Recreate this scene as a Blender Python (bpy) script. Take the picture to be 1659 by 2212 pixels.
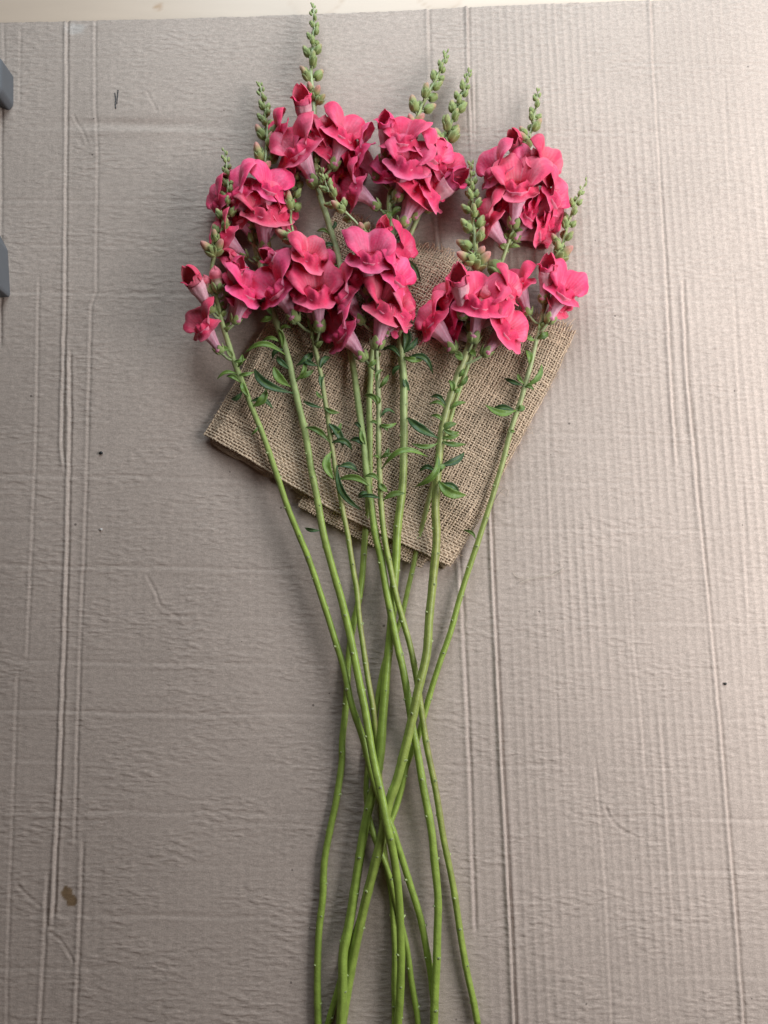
import bpy, math, random
import numpy as np
from mathutils import Matrix, Vector

for o in list(bpy.data.objects):
    bpy.data.objects.remove(o)
S = bpy.context.scene
COL = S.collection
rnd = random.Random(7)
rs = np.random.RandomState(11)

# ------------------------------------------------------------------ camera
TILT = math.radians(7.0); DIST = 0.60; TANV = 0.6654
cam = bpy.data.cameras.new('camera'); camo = bpy.data.objects.new('camera', cam); COL.objects.link(camo)
cam.sensor_fit = 'VERTICAL'; cam.angle_y = 2 * math.atan(TANV)
cam.clip_start = 0.01; cam.clip_end = 50
camo.location = (0, -DIST * math.sin(TILT), DIST * math.cos(TILT))
camo.rotation_euler = (TILT, 0, 0)
S.camera = camo
S.render.resolution_x = 768; S.render.resolution_y = 1024

# ------------------------------------------------------------------ room light
w = bpy.data.worlds.new('World'); S.world = w; w.use_nodes = True
w.node_tree.nodes['Background'].inputs[0].default_value = (1.0, 0.66, 0.50, 1)
w.node_tree.nodes['Background'].inputs[1].default_value = 0.045

def area(name, loc, target, sx, sy, power, col):
    l = bpy.data.lights.new(name, 'AREA'); l.shape = 'RECTANGLE'; l.size = sx; l.size_y = sy
    l.energy = power; l.color = col
    o = bpy.data.objects.new(name, l); COL.objects.link(o); o.location = loc
    o.rotation_euler = (Vector(target) - Vector(loc)).to_track_quat('-Z', 'Y').to_euler()
    return o
area('window_light', (0.12, 0.88, 0.45), (0.42, 0.05, 0.0), 0.80, 0.50, 8.9, (0.76, 0.915, 1.0))
area('side_window_light', (0.80, 0.10, 0.46), (0.66, 0.14, 0.0), 0.80, 0.60, 13.0, (0.94, 0.975, 1.0))

S.view_settings.view_transform = 'Standard'; S.view_settings.look = 'None'
S.view_settings.exposure = 0.0; S.view_settings.gamma = 1.0
S.render.engine = 'CYCLES'

# ------------------------------------------------------------------ helpers
def UP(x, y, z=0.0):
    """place on the table (height z, metres) for a spot measured on the 1659 x 2212 picture"""
    nx = (x - 829.5) / 1106.0; ny = (1106.0 - y) / 1106.0
    rx, ry, rz = nx * TANV, ny * TANV, -1.0
    c, s = math.cos(TILT), math.sin(TILT)
    wy = c * ry - s * rz; wz = s * ry + c * rz
    k = (z - DIST * c) / wz
    return np.array([k * rx, -DIST * s + k * wy, z])

def link(o, parent=None):
    COL.objects.link(o)
    if parent is not None:
        o.parent = parent
    return o

def tag(o, label=None, cat=None, group=None, kind=None):
    if label: o['label'] = label
    if cat: o['category'] = cat
    if group: o['group'] = group
    if kind: o['kind'] = kind
    return o

def empty(name, loc):
    o = bpy.data.objects.new(name, None); o.empty_display_size = 0.02
    o.location = loc
    return link(o)

def mesh(name, verts, quads, mat, cols=None, smooth=True):
    verts = np.asarray(verts, dtype=np.float32).reshape(-1, 3)
    quads = np.asarray(quads, dtype=np.int32).reshape(-1, 4)
    me = bpy.data.meshes.new(name)
    me.vertices.add(len(verts)); me.vertices.foreach_set('co', verts.ravel())
    n = len(quads)
    me.loops.add(n * 4); me.loops.foreach_set('vertex_index', quads.ravel())
    me.polygons.add(n)
    me.polygons.foreach_set('loop_start', np.arange(0, n * 4, 4, dtype=np.int32))
    me.polygons.foreach_set('loop_total', np.full(n, 4, dtype=np.int32))
    if cols is not None:
        a = me.color_attributes.new('Col', 'FLOAT_COLOR', 'POINT')
        c = np.ones((len(verts), 4), dtype=np.float32); c[:, :3] = np.asarray(cols).reshape(-1, 3)
        a.data.foreach_set('color', c.ravel())
    me.update(calc_edges=True)
    me.validate()
    me.polygons.foreach_set('use_smooth', np.full(len(me.polygons), smooth))
    me.materials.append(mat)
    return me

def obj(name, me, parent=None):
    return link(bpy.data.objects.new(name, me), parent)

def grid_quads(nv, nu, close=False, off=0):
    i = np.arange(nv - 1)[:, None]; j = np.arange(nu if close else nu - 1)[None, :]
    j2 = (j + 1) % nu
    q = np.stack([i * nu + j, i * nu + j2, (i + 1) * nu + j2, (i + 1) * nu + j], -1)
    return q.reshape(-1, 4) + off

def gnormals(P):
    du = np.gradient(P, axis=1); dv = np.gradient(P, axis=0)
    n = np.cross(du, dv); n /= (np.linalg.norm(n, axis=-1, keepdims=True) + 1e-12)
    return n

def shell(P, thick, cf, cb, flip=False):
    """a sheet with real thickness: front layer, back layer and rim"""
    nv, nu = P.shape[:2]
    n = gnormals(P)
    if flip: n = -n
    F = P + n * thick * 0.5; B = P - n * thick * 0.5
    V = np.concatenate([F.reshape(-1, 3), B.reshape(-1, 3)])
    q1 = grid_quads(nv, nu); N = nv * nu
    if flip: q1 = q1[:, ::-1]
    q2 = q1[:, ::-1] + N
    rim = list(range(nu)) + [r * nu + nu - 1 for r in range(1, nv)] + [(nv - 1) * nu + c for c in range(nu - 2, -1, -1)] + [r * nu for r in range(nv - 2, 0, -1)]
    rim = np.array(rim); r2 = np.roll(rim, -1)
    q3 = np.stack([rim, rim + N, r2 + N, r2], -1)
    if flip: q3 = q3[:, ::-1]
    cols = np.concatenate([np.broadcast_to(cf, P.shape).reshape(-1, 3), np.broadcast_to(cb, P.shape).reshape(-1, 3)])
    return V, np.concatenate([q1, q2, q3]), cols

def merge(parts):
    V, Q, C, off = [], [], [], 0
    for v, q, c in parts:
        V.append(v); Q.append(q + off); C.append(c); off += len(v)
    return np.concatenate(V), np.concatenate(Q), np.concatenate(C)

def catmull(pts, n):
    pts = np.asarray(pts, float)
    p = np.vstack([2 * pts[0] - pts[1], pts, 2 * pts[-1] - pts[-2]])
    out = []
    for i in range(1, len(p) - 2):
        t = np.linspace(0, 1, n, endpoint=False)[:, None]
        a, b, c, d = p[i - 1], p[i], p[i + 1], p[i + 2]
        out.append(0.5 * (2 * b + (c - a) * t + (2 * a - 5 * b + 4 * c - d) * t ** 2 + (3 * b - a - 3 * c + d) * t ** 3))
    out.append(pts[-1:]); return np.vstack(out)

def frames(path):
    T = np.gradient(path, axis=0); T /= np.linalg.norm(T, axis=1, keepdims=True) + 1e-12
    N = np.zeros_like(T); a = np.array([0, 0, 1.0])
    if abs(T[0] @ a) > .9: a = np.array([1.0, 0, 0])
    n = a - T[0] * (a @ T[0]); N[0] = n / np.linalg.norm(n)
    for i in range(1, len(T)):
        n = N[i - 1] - T[i] * (N[i - 1] @ T[i]); N[i] = n / (np.linalg.norm(n) + 1e-12)
    return T, N, np.cross(T, N)

def tube(path, rad, sides, colfn=None, cap=True):
    path = np.asarray(path, float); rad = np.broadcast_to(np.asarray(rad, float), (len(path),)).copy()
    if cap:
        path = np.vstack([path[:1], path, path[-1:]]); rad = np.concatenate([[rad[0] * .05], rad, [rad[-1] * .05]])
        p2 = path.copy(); p2[0] -= (path[2] - path[1]) * .02; p2[-1] += (path[-2] - path[-3]) * .02
        T, N, B = frames(np.vstack([path[1:2] - (path[2] - path[1]) * .1, path[1:-1], path[-2:-1] + (path[-2] - path[-3]) * .1])); path = p2
    else:
        T, N, B = frames(path)
    th = np.linspace(0, 2 * math.pi, sides, endpoint=False)
    P = path[:, None] + rad[:, None, None] * (np.cos(th)[None, :, None] * N[:, None] + np.sin(th)[None, :, None] * B[:, None])
    q = grid_quads(len(path), sides, True)
    if colfn is None: C = np.ones(P.shape)
    else: C = colfn(P, th, len(path))
    return P.reshape(-1, 3), q, C.reshape(-1, 3)

def sstep(a, b, x):
    t = np.clip((x - a) / (b - a), 0, 1); return t * t * (3 - 2 * t)

_h = rs.rand(256, 256)
def vnoise(x, y, seed=0):
    x = np.asarray(x) + seed * 17.31; y = np.asarray(y) + seed * 9.77
    xi = np.floor(x).astype(int); yi = np.floor(y).astype(int); fx = x - xi; fy = y - yi
    fx = fx * fx * (3 - 2 * fx); fy = fy * fy * (3 - 2 * fy)
    g = lambda a, b: _h[a % 256, b % 256]
    return ((g(xi, yi) * (1 - fx) + g(xi + 1, yi) * fx) * (1 - fy) + (g(xi, yi + 1) * (1 - fx) + g(xi + 1, yi + 1) * fx) * fy) * 2 - 1

# ------------------------------------------------------------------ materials
def nodes(name):
    m = bpy.data.materials.new(name); m.use_nodes = True
    nt = m.node_tree
    return m, nt, nt.nodes['Principled BSDF'], nt.nodes['Material Output']

def attr_mat(name, rough=.5, transl=0.0, nscale=300., namt=.15, bump=.0, bscale=900., sheen=0., spec=.35, tint=(1, 1, 1)):
    m, nt, p, out = nodes(name)
    N = nt.nodes.new; L = nt.links.new
    a = N('ShaderNodeAttribute'); a.attribute_name = 'Col'
    tc = N('ShaderNodeTexCoord')
    no = N('ShaderNodeTexNoise'); no.inputs['Scale'].default_value = nscale; no.inputs['Detail'].default_value = 4
    L(tc.outputs['Object'], no.inputs['Vector'])
    mr = N('ShaderNodeMapRange'); mr.inputs[1].default_value = .3; mr.inputs[2].default_value = .7
    mr.inputs[3].default_value = 1 - namt; mr.inputs[4].default_value = 1 + namt
    L(no.outputs['Fac'], mr.inputs[0])
    mx = N('ShaderNodeMix'); mx.data_type = 'RGBA'; mx.blend_type = 'MULTIPLY'; mx.inputs[0].default_value = 1
    L(a.outputs['Color'], mx.inputs[6]); L(mr.outputs[0], mx.inputs[7])
    L(mx.outputs[2], p.inputs['Base Color'])
    p.inputs['Roughness'].default_value = rough
    p.inputs['Specular IOR Level'].default_value = spec
    if sheen: p.inputs['Sheen Weight'].default_value = sheen
    if bump:
        n2 = N('ShaderNodeTexNoise'); n2.inputs['Scale'].default_value = bscale; n2.inputs['Detail'].default_value = 3
        L(tc.outputs['Object'], n2.inputs['Vector'])
        b = N('ShaderNodeBump'); b.inputs['Strength'].default_value = 1; b.inputs['Distance'].default_value = bump
        L(n2.outputs['Fac'], b.inputs['Height']); L(b.outputs[0], p.inputs['Normal'])
    if transl:
        t = N('ShaderNodeBsdfTranslucent'); L(mx.outputs[2], t.inputs[0])
        s = N('ShaderNodeMixShader'); s.inputs[0].default_value = transl
        L(p.outputs[0], s.inputs[1]); L(t.outputs[0], s.inputs[2]); L(s.outputs[0], out.inputs[0])
    return m

M_PETAL = attr_mat('petal', rough=.58, transl=.15, nscale=420, namt=.10, bump=.00035, bscale=650, sheen=.15, spec=.3)
M_GREEN = attr_mat('bud_green', rough=.55, transl=.10, nscale=500, namt=.16, bump=.0002, bscale=900, sheen=.15)
M_LEAF = attr_mat('leaf', rough=.42, transl=.18, nscale=260, namt=.18, bump=.0003, bscale=500, spec=.4)
M_STEM = attr_mat('stem', rough=.38, transl=0, nscale=160, namt=.16, bump=.00025, bscale=700, spec=.42)
M_BURLAP = attr_mat('jute', rough=.9, transl=0, nscale=900, namt=.28, bump=.0004, bscale=2600, spec=.1)
M_FIBRE = attr_mat('fibre', rough=.8, nscale=500, namt=.1, spec=.1)

def cardboard_mat():
    m, nt, p, out = nodes('cardboard')
    N = nt.nodes.new; L = nt.links.new
    tc = N('ShaderNodeTexCoord')
    def noise(scale, detail=3, mapping=(1, 1, 1), rough=.5, rot=0.0):
        mp = N('ShaderNodeMapping'); mp.inputs['Scale'].default_value = mapping; mp.inputs['Rotation'].default_value = (0, 0, rot)
        L(tc.outputs['Object'], mp.inputs['Vector'])
        n = N('ShaderNodeTexNoise'); n.inputs['Scale'].default_value = scale; n.inputs['Detail'].default_value = detail
        n.inputs['Roughness'].default_value = rough
        L(mp.outputs[0], n.inputs['Vector']); return n.outputs['Fac']
    def mrange(src, a, b, c, d, smooth=False):
        r = N('ShaderNodeMapRange'); r.inputs[1].default_value = a; r.inputs[2].default_value = b
        r.inputs[3].default_value = c; r.inputs[4].default_value = d
        if smooth: r.interpolation_type = 'SMOOTHSTEP'
        L(src, r.inputs[0]); return r.outputs[0]
    def math_(op, a, b):
        n = N('ShaderNodeMath'); n.operation = op
        for i, v in enumerate((a, b)):
            if isinstance(v, (int, float)): n.inputs[i].default_value = v
            else: L(v, n.inputs[i])
        return n.outputs[0]
    a = N('ShaderNodeAttribute'); a.attribute_name = 'Col'
    f1 = mrange(noise(420, 5, (.55, 1, 1), .65), .3, .7, .87, 1.13)
    f2 = mrange(noise(9, 3), .3, .7, .95, 1.05)
    f3 = mrange(noise(1100, 3), .3, .7, .86, 1.14)
    sp = N('ShaderNodeTexVoronoi'); sp.inputs['Scale'].default_value = 75; L(tc.outputs['Object'], sp.inputs['Vector'])
    sel = N('ShaderNodeSeparateColor'); L(sp.outputs['Color'], sel.inputs[0])
    dot = math_('LESS_THAN', sp.outputs['Distance'], math_('MULTIPLY', mrange(sel.outputs[0], .72, 1., 0, .075), 1.0))
    dark = mrange(dot, 0, 1, 1, .42)
    v = math_('MULTIPLY', math_('MULTIPLY', f1, f2), math_('MULTIPLY', f3, dark))
    mx = N('ShaderNodeMix'); mx.data_type = 'RGBA'; mx.blend_type = 'MULTIPLY'; mx.inputs[0].default_value = 1
    L(a.outputs['Color'], mx.inputs[6]); L(v, mx.inputs[7]); L(mx.outputs[2], p.inputs['Base Color'])
    p.inputs['Roughness'].default_value = .88; p.inputs['Specular IOR Level'].default_value = .12
    # blisters: short flat ripples that run across the flutes
    c1 = mrange(noise(310, 1, (.36, 1, 1), .3, .03), .34, .74, 0, 1, True)
    mask = mrange(noise(22, 3, (.8, 1.3, 1)), .36, .66, .10, 1, True)
    c2 = mrange(noise(120, 2, (.16, 1, 1), .4, -.02), .50, .78, 0, 1, True)
    h = math_('ADD', math_('MULTIPLY', math_('MULTIPLY', c1, mask), .00037), math_('MULTIPLY', c2, .00014))
    g = math_('ADD', math_('MULTIPLY', noise(1300, 3), .00016), math_('MULTIPLY', noise(420, 3, (.4, 1, 1)), .00022))
    b = N('ShaderNodeBump'); b.inputs['Strength'].default_value = 1.0; b.inputs['Distance'].default_value = 1.0
    L(math_('ADD', h, g), b.inputs['Height']); L(b.outputs[0], p.inputs['Normal'])
    return m
M_CARD = cardboard_mat()

def plain(name, col, rough=.5, spec=.4, namt=.06, nscale=60., bump=0., bscale=500.):
    m, nt, p, out = nodes(name)
    N = nt.nodes.new; L = nt.links.new
    tc = N('ShaderNodeTexCoord'); n = N('ShaderNodeTexNoise'); n.inputs['Scale'].default_value = nscale; n.inputs['Detail'].default_value = 4
    L(tc.outputs['Object'], n.inputs['Vector'])
    r = N('ShaderNodeMapRange'); r.inputs[1].default_value = .3; r.inputs[2].default_value = .7
    r.inputs[3].default_value = 1 - namt; r.inputs[4].default_value = 1 + namt; L(n.outputs['Fac'], r.inputs[0])
    mx = N('ShaderNodeMix'); mx.data_type = 'RGBA'; mx.blend_type = 'MULTIPLY'; mx.inputs[0].default_value = 1
    mx.inputs[6].default_value = (*col, 1); L(r.outputs[0], mx.inputs[7]); L(mx.outputs[2], p.inputs['Base Color'])
    p.inputs['Roughness'].default_value = rough; p.inputs['Specular IOR Level'].default_value = spec
    if bump:
        n2 = N('ShaderNodeTexNoise'); n2.inputs['Scale'].default_value = bscale; L(tc.outputs['Object'], n2.inputs['Vector'])
        b = N('ShaderNodeBump'); b.inputs['Distance'].default_value = bump; L(n2.outputs['Fac'], b.inputs['Height']); L(b.outputs[0], p.inputs['Normal'])
    return m
M_INK = plain('ink', (.03, .028, .035), .6)
M_GREY = plain('grey_plastic', (.125, .128, .138), .5, .3, .04, 40, .00006, 900)

# ------------------------------------------------------------------ table top under everything
def table_mat():
    m, nt, p, out = nodes('pale_table')
    N = nt.nodes.new; L = nt.links.new
    a = N('ShaderNodeAttribute'); a.attribute_name = 'Col'
    tc = N('ShaderNodeTexCoord'); mp = N('ShaderNodeMapping'); mp.inputs['Scale'].default_value = (.15, 1, 1)
    L(tc.outputs['Object'], mp.inputs[0])
    n = N('ShaderNodeTexNoise'); n.inputs['Scale'].default_value = 70; n.inputs['Detail'].default_value = 5; L(mp.outputs[0], n.inputs['Vector'])
    r = N('ShaderNodeMapRange'); r.inputs[1].default_value = .3; r.inputs[2].default_value = .7; r.inputs[3].default_value = .965; r.inputs[4].default_value = 1.03
    L(n.outputs['Fac'], r.inputs[0])
    mx = N('ShaderNodeMix'); mx.data_type = 'RGBA'; mx.blend_type = 'MULTIPLY'; mx.inputs[0].default_value = 1
    L(a.outputs['Color'], mx.inputs[6]); L(r.outputs[0], mx.inputs[7]); L(mx.outputs[2], p.inputs['Base Color'])
    p.inputs['Roughness'].default_value = .45
    return m
nx, ny = 420, 90
X, Y = np.meshgrid(np.linspace(-.75, .8, nx), np.concatenate([np.linspace(-.8, .40, 12), np.linspace(.405, .60, ny - 12)]))
T = np.stack([X, Y, np.full(X.shape, -.0045)], -1)
tc_ = np.ones(X.shape)[..., None] * np.array([.64, .49, .38])
for (px, py, rad) in ((680, -32, .0255), (952, -36, .0215)):
    c = UP(px, py); d = np.hypot(X - c[0], Y - c[1])
    k = .24 * np.exp(-((d - rad) / .0012) ** 2) * (.6 + .4 * vnoise(X * 90, Y * 90)) + .035 * (d < rad)
    tc_ = tc_ * (1 - k[..., None] * np.array([.6, .9, 1.2]))
c = UP(338, 8); d = np.hypot((X - c[0]) / .55, (Y - c[1]) - .5 * (X - c[0]))
k = .45 * sstep(.0055, .0025, d + .0012 * vnoise(X * 400, Y * 400)); tc_ = tc_ * (1 - k[..., None] * np.array([.5, .8, 1.1]))
table = obj('table_top', mesh('table_top', T, grid_quads(len(T), nx), table_mat(), tc_)); tag(table, kind='structure')

# ------------------------------------------------------------------ cardboard
SL = -0.026                                    # the sheet lies turned by 1.5 degrees
x0, x1, y0 = -.43, .50, -.47
xs = np.arange(x0, x1, .00095); nyc = 690
edge_px = [(-200, 56), (0, 50), (125, 47), (128, 45), (146, 47), (150, 45), (330, 41), (580, 33.5), (900, 21), (1010, 14.5), (1150, 10), (1410, 0.5), (1659, -7), (1900, -15)]
ep = np.array([UP(*e)[:2] for e in edge_px]); top_edge = np.interp(xs, ep[:, 0], ep[:, 1]) + .00035 * vnoise(xs * 160, xs * 0) + .00025 * vnoise(xs * 600, xs * 0 + 5)
tt = np.linspace(0, 1, nyc)
CX = np.broadcast_to(xs, (nyc, len(xs))).copy()
CY = y0 + tt[:, None] * (top_edge[None] - y0)
XR = CX - SL * CY
H = .0009 * vnoise(CX * 5, CY * 4) + .0004 * vnoise(CX * 14, CY * 11, 3)
fl = sstep(.03, .13, XR + .03 * vnoise(CX * 12, CY * 6, 5)) * .88 + .14
patch = .55 + .45 * vnoise(CX * 16, CY * 9, 2)
PH = XR * 2 * math.pi / .0067 + 1.1 * vnoise(XR * 40, CY * 3, 8)
H += fl * np.clip(patch, .08, 1) * .00034 * (np.exp(1.6 * (np.sin(PH) - 1)) * 2 - .6)
H += fl * np.clip(patch + .2, .1, 1) * .00016 * vnoise(np.floor(PH / (2 * math.pi)) * 3.7, CY * 330, 12) * (.35 + .65 * sstep(.2, .6, np.abs(((PH / (2 * math.pi)) % 1) - .25)))
# faint lines of the flutes that stay separate on the left
H += .00010 * np.clip(vnoise(XR * 60, CY * 1.2, 21) - .35, 0, 1) * 2
# horizontal pressing lines
for yv in (.3800, .3169, .2566, .2182, .1774, .1398, .1024, .0662, .0276, -.0088, -.043, -.0798, -.1156, -.1523, -.1887, -.2247, -.2619, -.2977, -.3346, -.371):
    yy = yv * 1.0 + .004 * (yv > .3) + .0009 * vnoise(CX * 25, CX * 0 + yv * 99) - .012 * (CX + .2)
    k = np.clip(.55 + .6 * vnoise(CX * 7, CX * 0 + yv * 50, 4), .12, 1)
    d = CY - yy
    H += k * (-.00042 * np.exp(-(d / .0013) ** 2) + .00022 * np.exp(-((d + .0028) / .0016) ** 2))
d = CY - (.321 - .012 * (CX + .2)); kx = np.exp(-((CX + .205) / .055) ** 2)
H += kx * (-.0016 * np.exp(-((d - .0035) / .0045) ** 2) + .0008 * np.exp(-((d + .004) / .004) ** 2))

def crease(pts, depth, wd, lipL=.5, lipR=.0, fade=30, step=0.0, rough=.25):
    global H
    depth *= .72; lipL *= .85
    P = np.array([UP(*q)[:2] for q in pts]); o = np.argsort(P[:, 1]); P = P[o]
    cx = np.interp(CY[:, 0:1], P[:, 1], P[:, 0]) + rough * .0011 * vnoise(CY[:, :1] * 110, CY[:, :1] * 0, len(pts) + pts[0][0]) + rough * .0005 * vnoise(CY[:, :1] * 420, CY[:, :1] * 0, pts[0][0])
    f = sstep(P[0, 1] - .004, P[0, 1] + fade * .0004, CY[:, :1]) * sstep(P[-1, 1] + .004, P[-1, 1] - fade * .0004, CY[:, :1])
    d = CX - cx
    f = f * (.85 + .25 * vnoise(CY[:, :1] * 30, CY[:, :1] * 0, 6))
    H += f * (-depth * np.exp(-(d / wd) ** 2) + lipL * depth * np.exp(-((d + 2.0 * wd) / (1.2 * wd)) ** 2) + lipR * depth * np.exp(-((d - 2.2 * wd) / (1.4 * wd)) ** 2)
              - step * sstep(0, .006, d) * np.exp(-np.clip(d, 0, 1) / .02))
crease([(145, 40), (145, 300), (143, 500), (142, 650), (139, 800), (135, 975), (140, 1023)], .0019, .0010, .75, .1, step=.0003)
crease([(152, 760), (153, 900), (151, 1031), (147, 1213), (139, 1452), (131, 1684), (122, 1856), (116, 1998)], .0018, .0011, .9, .15, step=.0004)
crease([(104, 1880), (99, 2006), (88, 2212), (80, 2400)], .0009, .0011, .6, .1)
crease([(205, 40), (206, 240), (212, 330), (209, 640), (198, 670), (190, 975), (184, 1174), (175, 1372), (168, 1600), (162, 1834)], .0008, .0010, .6, .2)
crease([(180, 1813), (174, 1985), (165, 2212), (158, 2400)], .0009, .0011, .7, .2)
crease([(85, 600), (79, 975), (67, 1253), (59, 1432)], .0007, .0010, .6, .1)
crease([(4, 200), (3, 500), (2, 760)], .0014, .0012, .4, 0)
crease([(45, 60), (42, 240)], .0005, .001, .6, .1); crease([(8, 50), (10, 170)], .0005, .001, .6, .1)
crease([(40, 1440), (30, 1700), (20, 2000), (15, 2300)], .0005, .0011, .6, .1)
crease([(1012, 8), (1016, 200), (1025, 400), (1040, 700), (1060, 1080), (1071, 1331), (1078, 1479), (1088, 1690), (1096, 1825), (1105, 2003), (1114, 2211), (1120, 2400)], .0026, .0011, 1.1, .1, step=.0005, rough=.12)
crease([(1026, 190), (1029, 400), (1042, 700)], .0018, .0010, .8, .2)
crease([(927, 20), (931, 247), (945, 500), (975, 900), (991, 1197), (1001, 1331), (1008, 1479), (1017, 1680), (1022, 1854), (1029, 2030)], .0016, .0012, .8, .1, step=.0004)
crease([(1407, -10), (1415, 186), (1426, 372), (1433, 483), (1445, 680), (1457, 918), (1467, 1040)], .0020, .0012, .8, .05, step=.0006)
crease([(1478, 640), (1489, 862), (1504, 1011), (1515, 1141), (1531, 1290), (1546, 1440), (1563, 1628), (1576, 1790), (1591, 1972), (1608, 2195), (1615, 2400)], .0021, .0012, .85, .05, step=.0006)
crease([(1340, 900), (1369, 1327), (1373, 1426), (1388, 1568), (1396, 1709)], .0007, .0012, .8, .1)
crease([(1288, 1660), (1304, 1831), (1312, 1952), (1324, 2195), (1330, 2400)], .0008, .0012, .8, .1)
crease([(1430, 1560), (1445, 1800), (1455, 2000), (1468, 2212)], .0006, .0012, .7, .1)
crease([(1200, 30), (1212, 260), (1222, 500), (1240, 800)], .0006, .0011, .7, .1)
crease([(1185, 900), (1196, 1300), (1210, 1700)], .0004, .0011, .7, .1)
crease([(1560, 0), (1580, 500), (1600, 900), (1625, 1500)], .0005, .0011, .7, .1)
def scratch(pts, depth=.0006, wd=.0010):
    global H
    depth *= .5
    P = catmull([UP(*q) for q in pts], 24)[:, :2]
    lo = P.min(0) - .008; hi = P.max(0) + .008
    m = (CX > lo[0]) & (CX < hi[0]) & (CY > lo[1]) & (CY < hi[1])
    q = np.stack([CX[m], CY[m]], -1); dd = np.full(len(q), 9.0)
    for p in P: dd = np.minimum(dd, np.hypot(q[:, 0] - p[0], q[:, 1] - p[1]))
    H[m] += -depth * np.exp(-(dd / wd) ** 2) + .6 * depth * np.exp(-((dd - 2 * wd) / wd) ** 2)
scratch([(1308, 1742), (1318, 1766), (1335, 1786), (1362, 1803), (1400, 1815), (1446, 1819)], .0008)
scratch([(318, 1245), (335, 1275), (350, 1310), (388, 1335)], .0006)
scratch([(38, 1912), (60, 1935), (88, 1958)], .0007); scratch([(106, 2012), (130, 2030), (150, 2060), (158, 2076)], .0007)
scratch([(160, 250), (168, 268), (178, 280), (190, 310)], .0006); scratch([(318, 200), (330, 222), (340, 240)], .0005)
CC = np.ones(CX.shape)[..., None] * np.array([.475, .380, .326])
c = UP(147, 1937)                                                                    # brown drip on the sheet
for (px, py, r_) in ((145, 1930, .0042), (155, 1945, .0040), (143, 1921, .0022)):
    c = UP(px, py); d = np.hypot(CX - c[0], CY - c[1]) + .0008 * vnoise(CX * 500, CY * 500)
    k = sstep(r_ + .0008, r_ - .0006, d)[..., None]; CC = CC * (1 - k) + k * np.array([.235, .150, .085])
c = UP(163, 60); d = np.hypot((CX - c[0]) / 1.4, CY - c[1]) + .002 * vnoise(CX * 300, CY * 300)
k = .55 * sstep(.007, .003, d)[..., None]; CC = CC * (1 - k) + k * np.array([.62, .56, .52])   # scuffed pale spot at the edge
ZC = H.astype(np.float32)
CV = np.stack([CX, CY, ZC], -1)
def zcard(x, y):
    j = int(np.clip((x - x0) / .00095, 0, len(xs) - 1)); i = int(np.clip((y - y0) / (top_edge[j] - y0) * (nyc - 1), 0, nyc - 1))
    return float(ZC[i, j])
nX = len(xs)
Vc = [CV.reshape(-1, 3)]; Qc = [grid_quads(nyc, nX)]; Cc = [CC.reshape(-1, 3)]
off = nyc * nX                                                                        # cut edges, 4 mm thick
for idx in (np.arange(nX) + (nyc - 1) * nX, np.arange(nX)[::-1], (np.arange(nyc) * nX)[:], (np.arange(nyc) * nX + nX - 1)[::-1]):
    b = CV.reshape(-1, 3)[idx].copy(); b[:, 2] = -.0042
    a0 = CV.reshape(-1, 3)[idx]
    n = len(idx); Vc += [a0, b]; Cc += [np.full((n, 3), .3) * np.array([1.1, .85, .68])] * 2
    i = np.arange(n - 1); Qc.append(np.stack([i + off, i + off + n, i + off + n + 1, i + off + 1], -1)[:, ::-1]); off += 2 * n
card = obj('cardboard_sheet', mesh('cardboard_sheet', np.concatenate(Vc), np.concatenate(Qc), M_CARD, np.concatenate(Cc)))
tag(card, 'large flattened tan cardboard sheet with long creases, spread beneath the flowers', 'cardboard')
for pts in ([(249, 202), (250.5, 214), (250, 226), (251, 236)], [(256, 196), (255, 206), (254, 216), (253.5, 226)]):
    q = catmull([UP(*p) for p in pts], 6)
    for r in q: r[2] = zcard(r[0], r[1]) + .0002
    v, f, c_ = tube(q, [.0003 + .00028 * rnd.random() for _ in q], 5)
    v[:, 2] = np.where(v[:, 2] > 0, v[:, 2], v[:, 2])
    obj('pen_mark', mesh('pen_mark', v, f, M_INK, c_), card)

# ------------------------------------------------------------------ grey plastic feet at the left margin
def grey_block(name, poly, z0, z1, label, bev=.003, under=None):
    root = empty(name, UP(poly[0][0], poly[0][1], z0))
    L0 = np.array(root.location)
    P = np.array([UP(x, y, z0) for x, y in poly]); c = P.mean(0)
    rings = []
    for zf, ins in ((z0, .0), (z1 - bev, 0), (z1 - bev * .3, bev * .3), (z1, bev), (z1 + .0002, None)):
        R = P.copy(); 
        if ins is None: R = c + (P - c) * .02
        else:
            dd = P - c; R = c + dd * (1 - ins / np.linalg.norm(dd, axis=1, keepdims=True))
        R[:, 2] = zf; rings.append(R - L0)
    V = np.stack(rings); q = grid_quads(len(rings), len(P), True)
    me = mesh('body', V, q, M_GREY, np.ones(V.shape), smooth=False)
    obj('body', me, root)
    tag(root, label, 'bracket', 'grey plastic brackets at the left edge')
    return root
def rnd_poly(p, n=5, r=6):
    out = []
    p = np.array(p, float)
    for i in range(len(p)):
        a, b, c = p[i - 1], p[i], p[(i + 1) % len(p)]
        da = (a - b); db = (c - b); la, lb = np.linalg.norm(da), np.linalg.norm(db); k = min(r, la * .4, lb * .4)
        s, e = b + da / la * k, b + db / lb * k
        for t in np.linspace(0, 1, n): out.append((1 - t) ** 2 * s + 2 * t * (1 - t) * b + t * t * e)
    return out
grey_block('plastic_bracket', rnd_poly([(-120, 110), (0, 145), (29, 163), (29, 228), (20, 239), (0, 231), (-120, 190)]), .0005, .022, 'grey plastic bracket at left edge nearer the table top, beside the pen marks')
g2 = grey_block('plastic_bracket', rnd_poly([(-120, 380), (0, 508), (17, 541), (22, 636), (20, 642), (-120, 646)], r=4), .0005, .030, 'grey plastic bracket with pointed end at left edge, lower of the two')

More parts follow.
